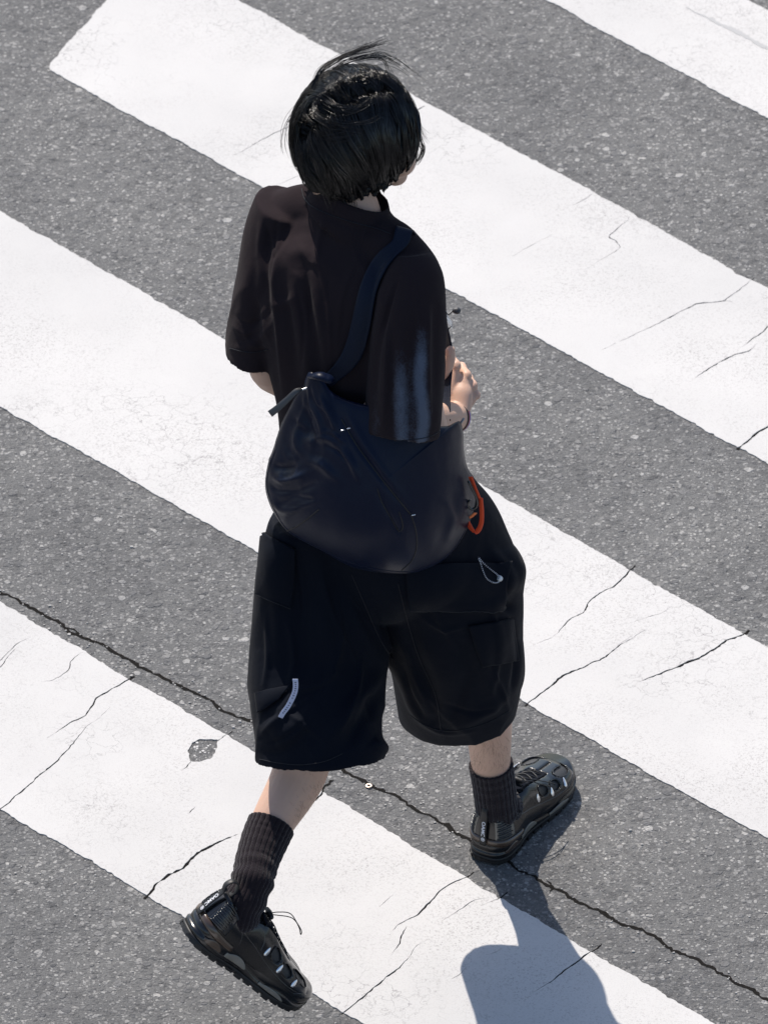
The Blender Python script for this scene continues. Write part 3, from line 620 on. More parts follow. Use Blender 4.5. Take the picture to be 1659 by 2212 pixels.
folds(shorts, [
 ([(640, 1180), (645, 1280), (650, 1380), (660, 1480)], 16, -.008), ([(600, 1250), (600, 1350), (598, 1450)], 14, .006), ([(700, 1200), (700, 1320), (720, 1440), (715, 1560)], 20, .007),
 ([(740, 1250), (770, 1340), (815, 1420), (845, 1440)], 14, .008), ([(845, 1430), (790, 1500), (720, 1580), (690, 1650)], 16, .008), ([(830, 1480), (780, 1560), (745, 1620)], 14, -.009), ([(560, 1580), (600, 1560), (640, 1500), (690, 1470)], 14, .009), ([(560, 1630), (620, 1620), (680, 1560)], 14, -.006), ([(575, 1530), (600, 1545), (640, 1535)], 9, -.003),
 ([(755, 1240), (800, 1330), (850, 1430), (900, 1500), (940, 1560)], 15, .009), ([(880, 1330), (900, 1420), (930, 1500), (945, 1570)], 16, -.009), ([(1030, 1340), (1045, 1440), (1060, 1500), (1070, 1560)], 15, .006), ([(1000, 1380), (1010, 1460), (970, 1560)], 14, -.007), ([(870, 1470), (900, 1540), (960, 1590)], 9, .006), ([(1110, 1480), (1060, 1530), (990, 1570)], 11, .006), ([(960, 1300), (1040, 1310), (1090, 1280)], 14, .008), ([(1050, 1180), (1080, 1240), (1090, 1290)], 13, .007), ([(1105, 1340), (1112, 1420), (1100, 1500)], 6, -.008)], .0055, 8, ridge=(.0048, 9, 3.0, None))
folds(shorts, [([(1090, 1180), (1106, 1235), (1098, 1280)], 22, .020), ([(1098, 1300), (1096, 1325)], 12, -.010), ([(1116, 1380), (1122, 1440), (1118, 1490)], 20, .006), ([(560, 1400), (552, 1500)], 18, .004), ([(800, 1600), (835, 1625)], 14, .012), ([(590, 1600), (640, 1570), (700, 1530)], 30, .010), ([(600, 1170), (598, 1290)], 24, .010), ([(800, 1500), (805, 1560)], 14, -.008)], facing=False)
folds(shorts, [([(562, 1590), (590, 1560), (640, 1525), (700, 1490)], 5, .004), ([(570, 1610), (620, 1590), (680, 1540)], 4, -.003), ([(600, 1530), (650, 1560), (700, 1600)], 5, .003), ([(640, 1190), (655, 1300), (652, 1420)], 4, .003), ([(690, 1220), (720, 1330), (770, 1430)], 5, .004), ([(800, 1300), (835, 1380), (846, 1430)], 4, -.004), ([(905, 1330), (960, 1360), (1010, 1350)], 5, .003), ([(880, 1400), (900, 1470), (930, 1540)], 4, .003), ([(960, 1520), (1020, 1540), (1080, 1530)], 5, -.003), ([(1050, 1440), (1080, 1480), (1100, 1540)], 5, .004), ([(900, 1560), (960, 1585), (1030, 1580)], 4, .002), ([(1060, 1300), (1075, 1400), (1062, 1500)], 6, .006), ([(925, 1230), (940, 1320), (985, 1400)], 7, .005), ([(870, 1440), (885, 1500), (915, 1550)], 6, -.006), ([(620, 1330), (635, 1420), (625, 1480)], 6, .005), ([(730, 1300), (735, 1400), (700, 1500)], 7, .005), ([(780, 1420), (770, 1500), (730, 1590)], 6, .006), ([(575, 1330), (580, 1420), (570, 1490)], 6, .005), ([(640, 1490), (690, 1480), (730, 1450)], 6, .005)])
bv_sh = to_bvh(shorts)
def patch(bvh, quad, name, m, parent, lift=.004, th=.003, nu=26, nv=26, bulge=0.0, edge=True):
    """cloth patch laid on a garment; quad = 4 photo corners, lifted, with real thickness"""
    c = [np.array(p, float) for p in quad]; G = []; last = None
    for i in range(nv):
        row = []
        for j in range(nu):
            u, v_ = j/(nu-1), i/(nv-1); p = (c[0]*(1-u)+c[1]*u)*(1-v_)+(c[3]*(1-u)+c[2]*u)*v_
            h, n_ = hit(bvh, p[0], p[1], lift+bulge*math.sin(u*math.pi)**.7*math.sin(v_*math.pi)**.7)
            row.append(h if h is not None else None)
        G.append(row)
    vals = [h for r_ in G for h in r_ if h is not None]
    if not vals: print('patch miss', name); return None
    for r_ in range(nv):
        for j in range(nu):
            if G[r_][j] is None:
                cand = [(abs(r_-a_)+abs(j-b_), a_, b_) for a_ in range(nv) for b_ in range(nu) if G[a_][b_] is not None and not isinstance(G[a_][b_], tuple)]
                _, a_, b_ = min(cand); u, v_ = j/(nu-1), r_/(nv-1); p = (c[0]*(1-u)+c[1]*u)*(1-v_)+(c[3]*(1-u)+c[2]*u)*v_
                G[r_][j] = (P(p[0], p[1], G[a_][b_][1]+.004),)
    G = np.array([[h[0] if isinstance(h, tuple) else h for h in r_] for r_ in G])
    for _ in range(3):
        G[1:-1, 1:-1] = (G[1:-1, 1:-1]*2+G[:-2, 1:-1]+G[2:, 1:-1]+G[1:-1, :-2]+G[1:-1, 2:])/6
    o = MB(); o.grid(G, closed=False); ob = o.build(name, m, parent); md = ob.modifiers.new('t', 'SOLIDIFY'); md.thickness = th; md.offset = 0; return ob, G
pf = patch(bv_sh, [(572, 1150), (640, 1185), (628, 1314), (559, 1283)], 'pocket_flap', M_SHORTS, shorts, .006, .004, bulge=.004)
pf2 = patch(bv_sh, [(876, 1215), (1098, 1215), (1082, 1318), (884, 1312)], 'pocket_flap', M_SHORTS, shorts, .007, .004, nu=40, bulge=.010)
pk = patch(bv_sh, [(1010, 1350), (1104, 1335), (1118, 1425), (1042, 1438)], 'cargo_pocket', M_SHORTS, shorts, .004, .003, bulge=.005)
pl_ = patch(bv_sh, [(556, 1496), (632, 1482), (606, 1512), (562, 1540)], 'pocket_flap', M_SHORTS, shorts, .005, .003, bulge=.003)
for G_, row in ((pf[1], -1), (pf2[1], -1)):
    mb = MB(); mb.grid(tube_grid(G_[row]*.94+G_[row-2]*.06+np.array([0, -.003, .0015]), .0007, 6), cap=(True, True)); mb.build('flap_stitch', M_SEAM, shorts)
seam_on(bv_sh, [(562, 1640), (600, 1648), (650, 1652), (700, 1645), (740, 1628)], 'hem_stitch', shorts, M_SEAM, r=.0007)
seam_on(bv_sh, [(886, 1545), (930, 1572), (985, 1578), (1050, 1562), (1100, 1535)], 'hem_stitch', shorts, M_SEAM, r=.0007)
seam_on(bv_sh, [(760, 1240), (790, 1310), (820, 1380), (848, 1425)], 'back_seam', shorts, M_SEAM, r=.0008)
seam_on(bv_sh, [(860, 1260), (880, 1340), (905, 1420), (940, 1500), (952, 1575)], 'leg_seam', shorts, M_SEAM, r=.0008)
# woven label standing off the left leg
cl = [(638, 1467), (639, 1480), (637, 1495), (630, 1512), (621, 1528), (612, 1540), (606, 1550)]
pts = []; 
for x, y in cl:
    h, n_ = hit(bv_sh, x, y, .010); pts.append(h)
pts = np.array(pts); pts[:, 1] = np.linspace(pts[:, 1].min()-.006, pts[:, 1].min()-.002, len(pts))
pts = np.array([P(x, y, yy) for (x, y), yy in zip(cl, pts[:, 1])]); pth = cr(pts, 24)
lb = MB(); ribbon(lb, pth, np.array([.93, -.1, .30]), np.linspace(.0095, .0085, 24), .0008); lab = lb.build('woven_label', mat('label_cloth', (.42, .46, .62), .7, .3, bump=[(900, .3, .0005)]), shorts)
lb = MB(); dots = np.linspace(2, 19, 15)
for i, dd in enumerate(dots):
    c = pth[int(dd)]+(pth[int(dd)+1]-pth[int(dd)])*(dd % 1); tt = nrm(pth[min(int(dd)+1, 23)]-pth[int(dd)]); sd = nrm(np.array([.93, -.1, .30])-tt*(np.array([.93, -.1, .30])@tt)); nn_ = np.cross(tt, sd); nn_ = nn_ if nn_@FW < 0 else -nn_
    if i == 8: continue
    wv = .0011 if i % 3 else .0015; hh = .0009
    v0 = [c+nn_*.0009+sd*sx*wv+tt*sy*hh for sx, sy in ((-1, -1), (1, -1), (1, 1), (-1, 1))]; v1 = [x-nn_*.0004 for x in v0]
    lb.add(v0+v1, [(0, 1, 2, 3), (0, 4, 5, 1), (1, 5, 6, 2), (2, 6, 7, 3), (3, 7, 4, 0)])
lb.build('label_print', mat('ink', (.02, .03, .08), .6), shorts, smooth=False)

# ------------------------------------------------------------------ socks and shoes
XR = nrm([math.sin(math.radians(29)), math.cos(math.radians(29)), 0]); ZR = np.array([0, 0, 1.0])
XL = nrm([.648, .21, -.731]); ZL = nrm([.695, .225, .682]); ZL = nrm(ZL-XL*(ZL@XL))
OR = np.array([.181, -1.070, 0.0]); OL = np.array([-.349, -1.612, .269])
def sock(path, rad, name, top_axis):
    q = cr(np.c_[path, rad], 90); seg = 26*12; ang = np.linspace(0, 2*math.pi, seg, endpoint=False)
    rib = np.abs(np.sin(ang*13))**.45; G = tube_grid(q[:, :3], 1.0, seg); C_ = q[:, :3]; out = []
    for i in range(len(q)):
        u_i = i/len(q); r_ = q[i, 3]+(.0004*math.sin(i*.9)+(.0016*math.sin(i*.75) if u_i > .42 else 0))+.0022*rib*(1-.35*(u_i > .42)); d = (G[i]-C_[i]); out.append(C_[i]+d*r_[:, None])
    # turned-in cuff
    e = out[0]; c0 = C_[0]; inner = [c0+(e-c0)*.90+nrm(C_[1]-C_[0])*.001, c0+(e-c0)*.86+nrm(C_[1]-C_[0])*.02]
    mb = MB(); mb.grid(np.array(inner[::-1]+out), cap=(False, True)); return mb.build(name, M_SOCK, person)
aR, aL = A['anR'], A['anL']
kR, kL = A['knR'], A['knL']
sR = [P(1060, 1650, -1.045), P(1066, 1690, -1.041), P(1074, 1750, -1.035), aR+[.0, .0, -.01], OR+XR*.085+ZR*.055, OR+XR*.14+ZR*.05]
sock(sR, [.0378, .0370, .0362, .036, .032, .026], 'sock', None)
sL = [P(586, 1783, -1.440), P(572, 1815, -1.466), P(556, 1860, -1.507), P(545, 1905, -1.548), aL+XL*.0-ZL*.02, OL+XL*.085+ZL*.058, OL+XL*.13+ZL*.05]
so_ = sock(sL, [.0405, .0395, .0365, .036, .036, .031, .026], 'sock', None)

PLAN = np.array([(.000, 0), (.004, .020), (.022, .033), (.060, .036), (.105, .036), (.150, .041), (.195, .049), (.235, .051), (.268, .042), (.290, .024), (.298, .002), (.292, -.020), (.272, -.037), (.238, -.046), (.195, -.045), (.150, -.038), (.105, -.034), (.060, -.035), (.022, -.032), (.004, -.020)])
def closed_cr(p, n):
    p = np.asarray(p, float); m = len(p); out = []
    for t in np.linspace(0, m, n, endpoint=False):
        i = int(t) % m; u = t-int(t); a, b, c, d = p[(i-1) % m], p[i], p[(i+1) % m], p[(i+2) % m]
        out.append(0.5*((2*b)+(-a+c)*u+(2*a-5*b+4*c-d)*u*u+(-a+3*b-3*c+d)*u**3))
    return np.array(out)
HX = [0, .015, .04, .065, .09, .115, .14, .17, .20, .235, .262, .30]; HZ = [.092, .098, .090, .086, .096, .100, .092, .079, .068, .060, .054, .040]
H = lambda x: np.interp(x, HX, HZ)
Z0 = lambda x: np.interp(x, [0, .1, .2, .25, .3], [.036, .032, .028, .030, .036])
def surf(X, Y, s, off=0.0):
    a = s*math.pi/2; c = math.cos(a)**.62; f = 1-math.cos(a)**1.3
    xr = np.clip(X, .012, .256); x = X*(1-f)+xr*f
    bul = 1+.06*math.sin(s*math.pi)
    z0 = Z0(x); z = z0+(H(x)+off-z0)*math.sin(a)**.92
    sc = 1+off/.04
    return np.stack([x+(X-.14)*off*4*(1-f), Y*c*bul*sc, z], -1)
def build_shoe(O, X, Z, flip, label):
    Yv = np.cross(Z, X); Mx = np.array([X, Yv, Z]).T; sy = -1 if flip else 1
    W = lambda p: O+(np.asarray(p)*[.955, sy*.99, 1.05])@Mx.T
    pl = closed_cr(PLAN, 200); nS = 46
    sh = MB(); G = np.array([surf(pl[:, 0], pl[:, 1], s, .0016) for s in np.linspace(0, 1, nS)])
    # padded inner shell
    shell = MB(); shell.grid(W(G)); shoe = shell.build('shoe', M_MESH, person); shoe['label'] = label
    # cage with real openings
    Go = np.array([surf(pl[:, 0], pl[:, 1], s, .0032) for s in np.linspace(0, 1, nS)])
    V = W(Go).reshape(-1, 3); F = []
    def hole(x, y, z, s):
        a = abs(y)
        for hx, hs, rx, rs, tl in ((.243, .70, .026, .17, .9), (.196, .50, .0145, .17, -.5), (.158, .50, .0135, .17, -.4)):
            dx, ds = (x-hx), (s-hs); d2 = ((dx+tl*ds*.03)/rx)**2+(ds/rs)**2
            if d2 < 1: return True
        if .100 < x < .208 and a < .021-.05*max(0, x-.17): return True
        if x < .100 and s > .80: return True
        return False
    k = len(pl)
    for i in range(nS-1):
        for j in range(k):
            c = (Go[i, j]+Go[i+1, (j+1) % k])/2
            if hole(c[0], c[1], c[2], (i+.5)/(nS-1)): continue
            F.append((i*k+j, i*k+(j+1) % k, (i+1)*k+(j+1) % k, (i+1)*k+j))
    cage = mesh_obj('cage', V, F, M_LEATH, shoe); md = cage.modifiers.new('s', 'SOLIDIFY'); md.thickness = .0026; md.offset = 0
    sm2 = cage.modifiers.new('m', 'SMOOTH'); sm2.iterations = 3
    # midsole and outsole
    def soleprof(rows, name, m):
        G = [];
        for z, ex in rows:
            sc = 1+ex/.045; zz = z+np.interp(pl[:, 0], [0, .04, .2, .25, .3], [.004, 0, 0, .004, .014])*(1 if z < .02 else .4)+(.0030*np.sin(pl[:, 0]*62+.8) if .015 < z < .036 else 0)
            G.append(np.c_[(pl[:, 0]-.14)*(1+ex/.15)+.14, pl[:, 1]*sc*np.interp(pl[:, 0], [.06, .11, .16], [1, .93, 1]), zz])
        mb = MB(); mb.grid(W(np.array(G)), cap=(True, True)); return mb.build(name, m, shoe)
    soleprof([(.011, .001), (.012, .0055), (.017, .0075), (.021, .0062), (.0235, .0035), (.026, .0050), (.033, .0062), (.040, .0042), (.045, -.001)], 'midsole', M_LEATH)
    soleprof([(.004, -.001), (.004, .004), (.0065, .0062), (.011, .0066), (.0125, .004)], 'outsole', M_BLACK)
    # tread lugs round the rim
    mb = MB(); T_ = np.roll(pl, -1, 0)-pl
    for j in range(0, len(pl), 5):
        c = pl[j]; tg = np.array([*nrm(T_[j]), 0]); nn_ = np.array([tg[1], -tg[0], 0]); nn_ = nn_ if nn_[:2]@(c-[.14, 0]) > 0 else -nn_
        zt = np.interp(c[0], [0, .04, .2, .25, .3], [.004, 0, 0, .004, .014]); c3 = np.array([(c[0]-.14)*1.03+.14, c[1]*1.08, zt+.0045])
        v8 = [c3+tg*a_*(.0079 if b_ > 0 else .0070)+nn_*b_*.0030+np.array([0, 0, .0032+.0008*math.sin(j*1.7)])*c_ for a_ in (-1, 1) for b_ in (-1, 1) for c_ in (-1, 1)]
        mb.add(W(np.array(v8)), [(0, 1, 3, 2), (4, 6, 7, 5), (0, 4, 5, 1), (2, 3, 7, 6), (0, 2, 6, 4), (1, 5, 7, 3)])
    for xx in np.arange(.03, .28, .024):
        for yy in (-.018, 0, .018):
            zt = np.interp(xx, [0, .04, .2, .25, .3], [.004, 0, 0, .004, .014]); c3 = np.array([xx+.006*(yy != 0), yy, zt+.002])
            v8 = [c3+np.array([a_*.007, b_*.006, c_*.0035]) for a_ in (-1, 1) for b_ in (-1, 1) for c_ in (-1, 1)]
            mb.add(W(np.array(v8)), [(0, 1, 3, 2), (4, 6, 7, 5), (0, 4, 5, 1), (2, 3, 7, 6), (0, 2, 6, 4), (1, 5, 7, 3)])
    mb.build('tread_lugs', M_BLACK, shoe, smooth=False)
    # smoked windows in the midsole wall
    def wall_panel(x0, x1, za, zb, side, off, m, name, nx=22):
        G = []
        for i in range(5):
            row = []
            for xx in np.linspace(x0, x1, nx):
                c = pl[np.argmin(np.abs(pl[:, 0]-xx)+(10 if side == 0 else 1)*(0 if side*1 == 0 else (pl[:, 1]*side < 0)*1))]
                u = (xx-x0)/(x1-x0); z = za+(zb-za)*(i/4)*math.sin(max(.12, min(.98, u))*math.pi)**.5
                row.append([(xx-.14)*1.035+.14, np.interp(xx, *( (PW[side]) ))*side*(1+off/.045), z])
            G.append(row)
        mb = MB(); mb.grid(W(np.array(G)), closed=False); ob = mb.build(name, m, shoe); q_ = ob.modifiers.new('s', 'SOLIDIFY'); q_.thickness = .002; q_.offset = 0
    up_ = pl[pl[:, 1] >= 0]; dn_ = pl[pl[:, 1] < 0]; up_ = up_[np.argsort(up_[:, 0])]; dn_ = dn_[np.argsort(dn_[:, 0])]
    PW = {1: (up_[:, 0], up_[:, 1]), -1: (dn_[:, 0], -dn_[:, 1])}
    for sd in (1, -1):
        wall_panel(.018, .062, .020, .033, sd, .0062, M_BROWN, 'heel_window')
        wall_panel(.075, .128, .019, .033, sd, .0045, M_PANEL, 'arch_window')
        wall_panel(.165, .225, .015, .023, sd, .0066, M_PANEL, 'sole_inlay')
    # back of the heel: brown counter, padded ribs and the name strip
    def at(ang_x, side, z, off):
        """point on the shell at plan arc position"""
        s = np.clip((z-.034)/(H(.01)-.034), 0, 1); s = math.asin(min(1, s**(1/.92)))/(math.pi/2)
        y = np.interp(ang_x, *PW[side]); return surf(np.array(ang_x), np.array(y*side), s, off)
    mb = MB(); ring = []
    for z in (.040, .044, .048, .053):
        row = []
        for uu in np.linspace(-1, 1, 41): row.append(at(.075*abs(uu)**1.6, 1 if uu >= 0 else -1, z-.010*abs(uu), .0052+.0022*math.sin((z-.04)/.013*math.pi)))
        ring.append(row)
    mb.grid(W(np.array(ring)), closed=False); ob = mb.build('heel_counter', M_BROWN, shoe); q_ = ob.modifiers.new('s', 'SOLIDIFY'); q_.thickness = .003; q_.offset = 0
    mb = MB()
    for sd in (1, -1):
        ring = []
        for z in np.linspace(.050, .089, 10): ring.append([at(.0012+(.042)*t_**1.5, sd, z, .0045) for t_ in np.linspace(0.12, 1, 18)])
        mb.grid(W(np.array(ring)), closed=False)
    ob = mb.build('heel_panel', M_PANEL if not flip else M_GLOSS, shoe); q_ = ob.modifiers.new('s', 'SOLIDIFY'); q_.thickness = .002; q_.offset = 0
    for sd in (1, -1):
        for i, z in enumerate((.053, .0605, .068, .0755, .083)):
            path = [at(.0012+(.034+.004*(i % 2))*t_**1.5, sd, z, .0068) for t_ in np.linspace(0.20, .95, 12)]
            back = [at(.0012+(.034)*t_**1.5, sd, z+.0035, .0068) for t_ in np.linspace(.95, .25, 10)]
            mb = MB(); mb.grid(tube_grid(W(np.array(path+back)), .0014, 8), cap=(True, True)); mb.build('heel_rib', M_GLOSS, shoe)
    zc = np.linspace(.043, .108, 16); st = np.array([surf(np.array(0.0), np.array(0.0), math.asin(min(.97, max(0, (z-.034)/(.098-.034))**(1/.92)))/(math.pi/2), .0085) for z in zc]); st[:, 2] = zc; st[:, 0] = np.interp(zc, [.043, .07, .095, .108], [-.0095, -.0085, -.0045, -.004])
    mb = MB(); ribbon(mb, W(st), Yv, np.full(16, .0125), .0018); mb.build('name_strip', M_BLACK, shoe)
    lp = np.array([(-.004, 0, .100), (-.010, 0, .112), (-.004, 0, .124), (.010, 0, .124), (.016, 0, .112), (.014, 0, .098)]) if flip else np.array([(-.003, 0, .100), (-.004, 0, .110), (.001, 0, .117), (.008, 0, .114), (.012, 0, .104)])
    mb = MB(); ribbon(mb, W(cr(lp, 26)), Yv, np.full(26, .011), .002); mb.build('pull_loop', M_BLACK, shoe)
    cu = bpy.data.curves.new('t', 'FONT'); cu.body = 'OAMC \u00ae'; cu.size = .0098; cu.align_x = 'CENTER'; cu.align_y = 'CENTER'; cu.extrude = .0003; cu.offset = .00012
    to = bpy.data.objects.new('t', cu); COL.objects.link(to); dg = bpy.context.evaluated_depsgraph_get(); tm = bpy.data.meshes.new_from_object(to.evaluated_get(dg)); bpy.data.objects.remove(to)
    tv = get_v(tm); zz = .0715-tv[:, 0]; xx = np.interp(zz, [.043, .07, .095, .108], [-.0095, -.0085, -.0045, -.004])-.0013-tv[:, 2]
    # letters run down the strip, tops to the wearer's right
    wv = O+(np.c_[xx, -tv[:, 1], zz]*[.955, .99, 1.05])@Mx.T; set_v(tm, wv); tm.name = 'name_lettering'; tm.materials.clear(); tm.materials.append(M_WHITE)
    lo = bpy.data.objects.new('name_lettering', tm); COL.objects.link(lo); lo.parent = shoe; lo.matrix_parent_inverse = shoe.matrix_world.inverted()
    # collar piping
    cp = []
    for uu in np.linspace(-1, 1, 50, endpoint=False):
        an_ = uu*math.pi; x = .056-.050*math.cos(an_); y = .029*math.sin(an_); z = np.interp(x, [.004, .02, .055, .085, .108], [.098, .092, .078, .085, .101]); cp.append((x, y*1.05, z))
    cp = np.array(cp+[cp[0]]); mb = MB(); mb.grid(tube_grid(W(cp), .0034, 10)); mb.build('collar', mat('collar_piping', (.030, .030, .034), .7, .3, bump=[(900, .6, .001)]), shoe)
    # tongue and lacing
    tg = []
    for x in np.linspace(.092, .212, 16): tg.append((x, 0, H(x)+.002))
    tg = np.array(tg); tg[0] += [-.008, 0, .014]; tg[1] += [-.002, 0, .006]
    mb = MB(); ribbon(mb, W(tg), Yv, np.interp(np.arange(16), [0, 15], [.046, .034]), .003); mb.build('tongue', M_SHORTS, shoe)
    xs = [.105, .128, .151, .174, .197]
    for i, x in enumerate(xs):
        x2 = xs[min(i+1, 4)]; wy = .024-.0016*i; wy2 = .024-.0016*min(i+1, 4)
        for a_, b_ in (((x, -wy), (x2, wy2)), ((x, wy), (x2, -wy2))):
            if i == 4: a_, b_ = (x, -wy), (x, wy)
            path = np.array([(a_[0]+(b_[0]-a_[0])*t_, a_[1]+(b_[1]-a_[1])*t_, H(a_[0]+(b_[0]-a_[0])*t_)+.0068-.006*abs(2*t_-1)**2.5) for t_ in np.linspace(0, 1, 14)])
            mb = MB(); mb.grid(tube_grid(W(path), .0012, 8), cap=(True, True)); mb.build('lace', M_BLACK, shoe)
    mb = MB(); Kk = W(np.array([.112, -.004, H(.112)+.012])); limb(mb, [Kk-Yv*.012, Kk, Kk+Yv*.012], [.0045, .0058, .004], seg=12, n=12); mb.build('cord_lock', M_BLACK, shoe)
    lp = np.array([(.110, -.012, .112), (.125, -.030, .108), (.146, -.046, .092), (.170, -.052, .078), (.172, -.050, .082), (.148, -.038, .098), (.122, -.014, .112)]) if not flip else np.array([(.108, 0, .112), (.118, .006, .126), (.142, .004, .134), (.180, 0, .122), (.198, -.002, .112), (.186, .003, .121), (.150, .006, .130), (.118, .008, .120), (.108, .004, .112)])
    mb = MB(); mb.grid(tube_grid(W(cr(lp, 44)), .0009, 7), cap=(True, True)); mb.build('cord_loop', M_BLACK, shoe)
    # raised overlay seams along the sides
    for sd in (1, -1):
        for xs_, ss_ in (([.050, .075, .11, .15, .19, .225, .255], [.62, .40, .26, .20, .19, .20, .26]), ([.028, .045, .060, .072, .080], [.80, .66, .50, .34, .16]), ([.085, .105, .118, .124], [.72, .60, .44, .28]), ([.232, .245, .262, .275], [.10, .22, .30, .34])):
            pp_ = [surf(np.array(x_), np.array(np.interp(x_, *PW[sd])*sd), s_, .0040) for x_, s_ in zip(xs_, ss_)]
            mb = MB(); mb.grid(tube_grid(W(cr(np.array(pp_), 34)), .0012, 7), cap=(True, True)); mb.build('overlay_seam', M_GLOSS, shoe)
    # silver teardrop eyelets
    for sd in (1, -1):
        for hx, s, sz, tl in ((.222, .40, .0095, .5), (.178, .36, .0088, .2), (.136, .36, .0088, 0)):
            y = np.interp(hx, *PW[sd])*sd; p = surf(np.array(hx), np.array(y), s, .0048); p2 = surf(np.array(hx), np.array(y), s+.05, .0048); p3 = surf(np.array(hx+.01), np.array(np.interp(hx+.01, *PW[sd])*sd), s, .0048)
            up2 = nrm(p2-p); fr = nrm(p3-p); ax_ = nrm(up2+fr*tl); bx = np.cross(ax_, np.cross(fr, up2)); bx = nrm(bx); nz = np.cross(ax_, bx)
            mb = MB(); th_ = np.linspace(-1, 1, 14); G = []
            for t_ in th_:
                r_ = .0042*math.sqrt(max(0, 1-t_*t_))*(1-.35*t_)+1e-5; G.append([p+ax_*t_*sz+bx*math.cos(g_)*r_+nz*math.sin(g_)*r_*.38 for g_ in np.linspace(0, 2*math.pi, 16, endpoint=False)])
            mb.grid(W(np.array(G)), cap=(True, True)); mb.build('silver_eyelet', M_SILV, shoe)
    # raised rims round the toe windows
    for sd in (1, -1):
        for hx, hs, rx, rs, tl in ((.243, .70, .026, .17, .9), (.196, .50, .0145, .17, -.5), (.158, .50, .0135, .17, -.4)):
            rim = []
            for g_ in np.linspace(0, 2*math.pi, 40, endpoint=False):
                ds = math.sin(g_)*rs; x = hx+math.cos(g_)*rx-tl*ds*.03; s = hs+ds
                X_ = x
                for _ in range(6): # undo the pull towards the ridge
                    a_ = s*math.pi/2; f = 1-math.cos(a_)**1.3; X_ = (x-np.clip(X_, .012, .256)*f)/(1-f) if 1-f > .15 else x
                X_ = min(max(X_, .02), .296); rim.append(surf(np.array(X_), np.array(np.interp(X_, *PW[sd])*sd), s, .0046))
            rim = np.array(rim+[rim[0]]); mb = MB(); mb.grid(tube_grid(W(rim), .0008, 7)); mb.build('cage_rim', M_LEATH, shoe)
    return shoe
build_shoe(OR, XR, ZR, False, 'planted right shoe pointing away, heel strip facing the viewer')
build_shoe(OL, XL, ZL, True, 'trailing left shoe with its heel lifted, on the tip of its toe')

# fine hairs on the calves
bv_body = to_bvh(body); mb = MB(); rs = random.Random(3)
for (x0, x1, y0, y1, k) in ((590, 712, 1665, 1775, 230), (1012, 1098, 1575, 1660, 170)):
    for _ in range(k):
        x, y = rs.uniform(x0, x1), rs.uniform(y0, y1); h, n_ = hit(bv_body, x, y, .0)
        if h is None or h[2] > .6: continue
        d = nrm(np.array([rs.uniform(-.5, .5), rs.uniform(-.3, .3), -1])); L_ = rs.uniform(.008, .016); d2 = nrm(d+np.array([rs.uniform(-.6, .6), 0, rs.uniform(-.2, .4)]))
        mb.grid(tube_grid([h, h+d*L_*.5+n_*.0015, h+d2*L_+n_*.0022], [.00011, .00009, .00003], 3), cap=(False, False))
tag(mb.build('leg_hair', M_CAP, person), kind='stuff')

# ------------------------------------------------------------------ hair
hr = MB(); rx, ry, rz = .102, .113, .120
capM = HM*np.array([rx*.93, ry*.93, rz*.95])
th = np.linspace(.02, math.pi-.02, 60); ph = np.linspace(0, 2*math.pi, 80, endpoint=False); G = []
def cutz(az):     # az: 0 = front, pi = back ; local up where the hair ends
    f = .5+.5*np.cos(az); return -.127+.104*f**.9
for t_ in np.linspace(0, 1, 46):
    row = []
    for p_ in ph:
        zc_ = cutz(p_)+.018; zt = .104; z = zt+(zc_-zt)*t_; 
        rr = math.sqrt(max(0, 1-(max(z, 0)/.105)**2)) if z > 0 else 1-.36*(abs(z)/.118)**1.7
        fr = math.cos(p_); sdd = math.sin(p_); pull = 1.0
        if z < -.02: pull = 1-.42*max(0, fr)*min(1, (-z-.02)/.05)
        row.append(hp(sdd*rx*.87*rr, (fr*ry*.87*rr)*pull, z))
    G.append(row)
G.append([np.array(x)*.5+hp(0, -.01, -.06)*.5 for x in G[-1]])
hr.grid(np.array(G), cap=(True, True)); 
hair = hr.build('hair', M_CAP, person)
NS, ST = 7600, 40
rng = np.random.RandomState(5)
whorl = nrm(np.linalg.solve(HM, (P(690, 215, -1.13)-Hc))); partf = nrm(np.array([.12, .9, .72])) 
# roots over the scalp
u = rng.normal(size=(NS*3, 3)); u /= np.linalg.norm(u, axis=1)[:, None]; u = u[(u[:, 2] > -.35) & ~((u[:, 1] > .55) & (u[:, 2] < .45))][:NS]; NS = len(u)
scl = np.array([rx, ry, rz]); clump = rng.randint(0, 330, NS); cd = rng.normal(size=(330, 3)); cs = rng.uniform(size=(330,))
cidx = rng.randint(0, NS, 330); ctr = u[cidx]
d2 = ((u[:, None, :]-ctr[None])**2).sum(-1); clump = d2.argmin(1)
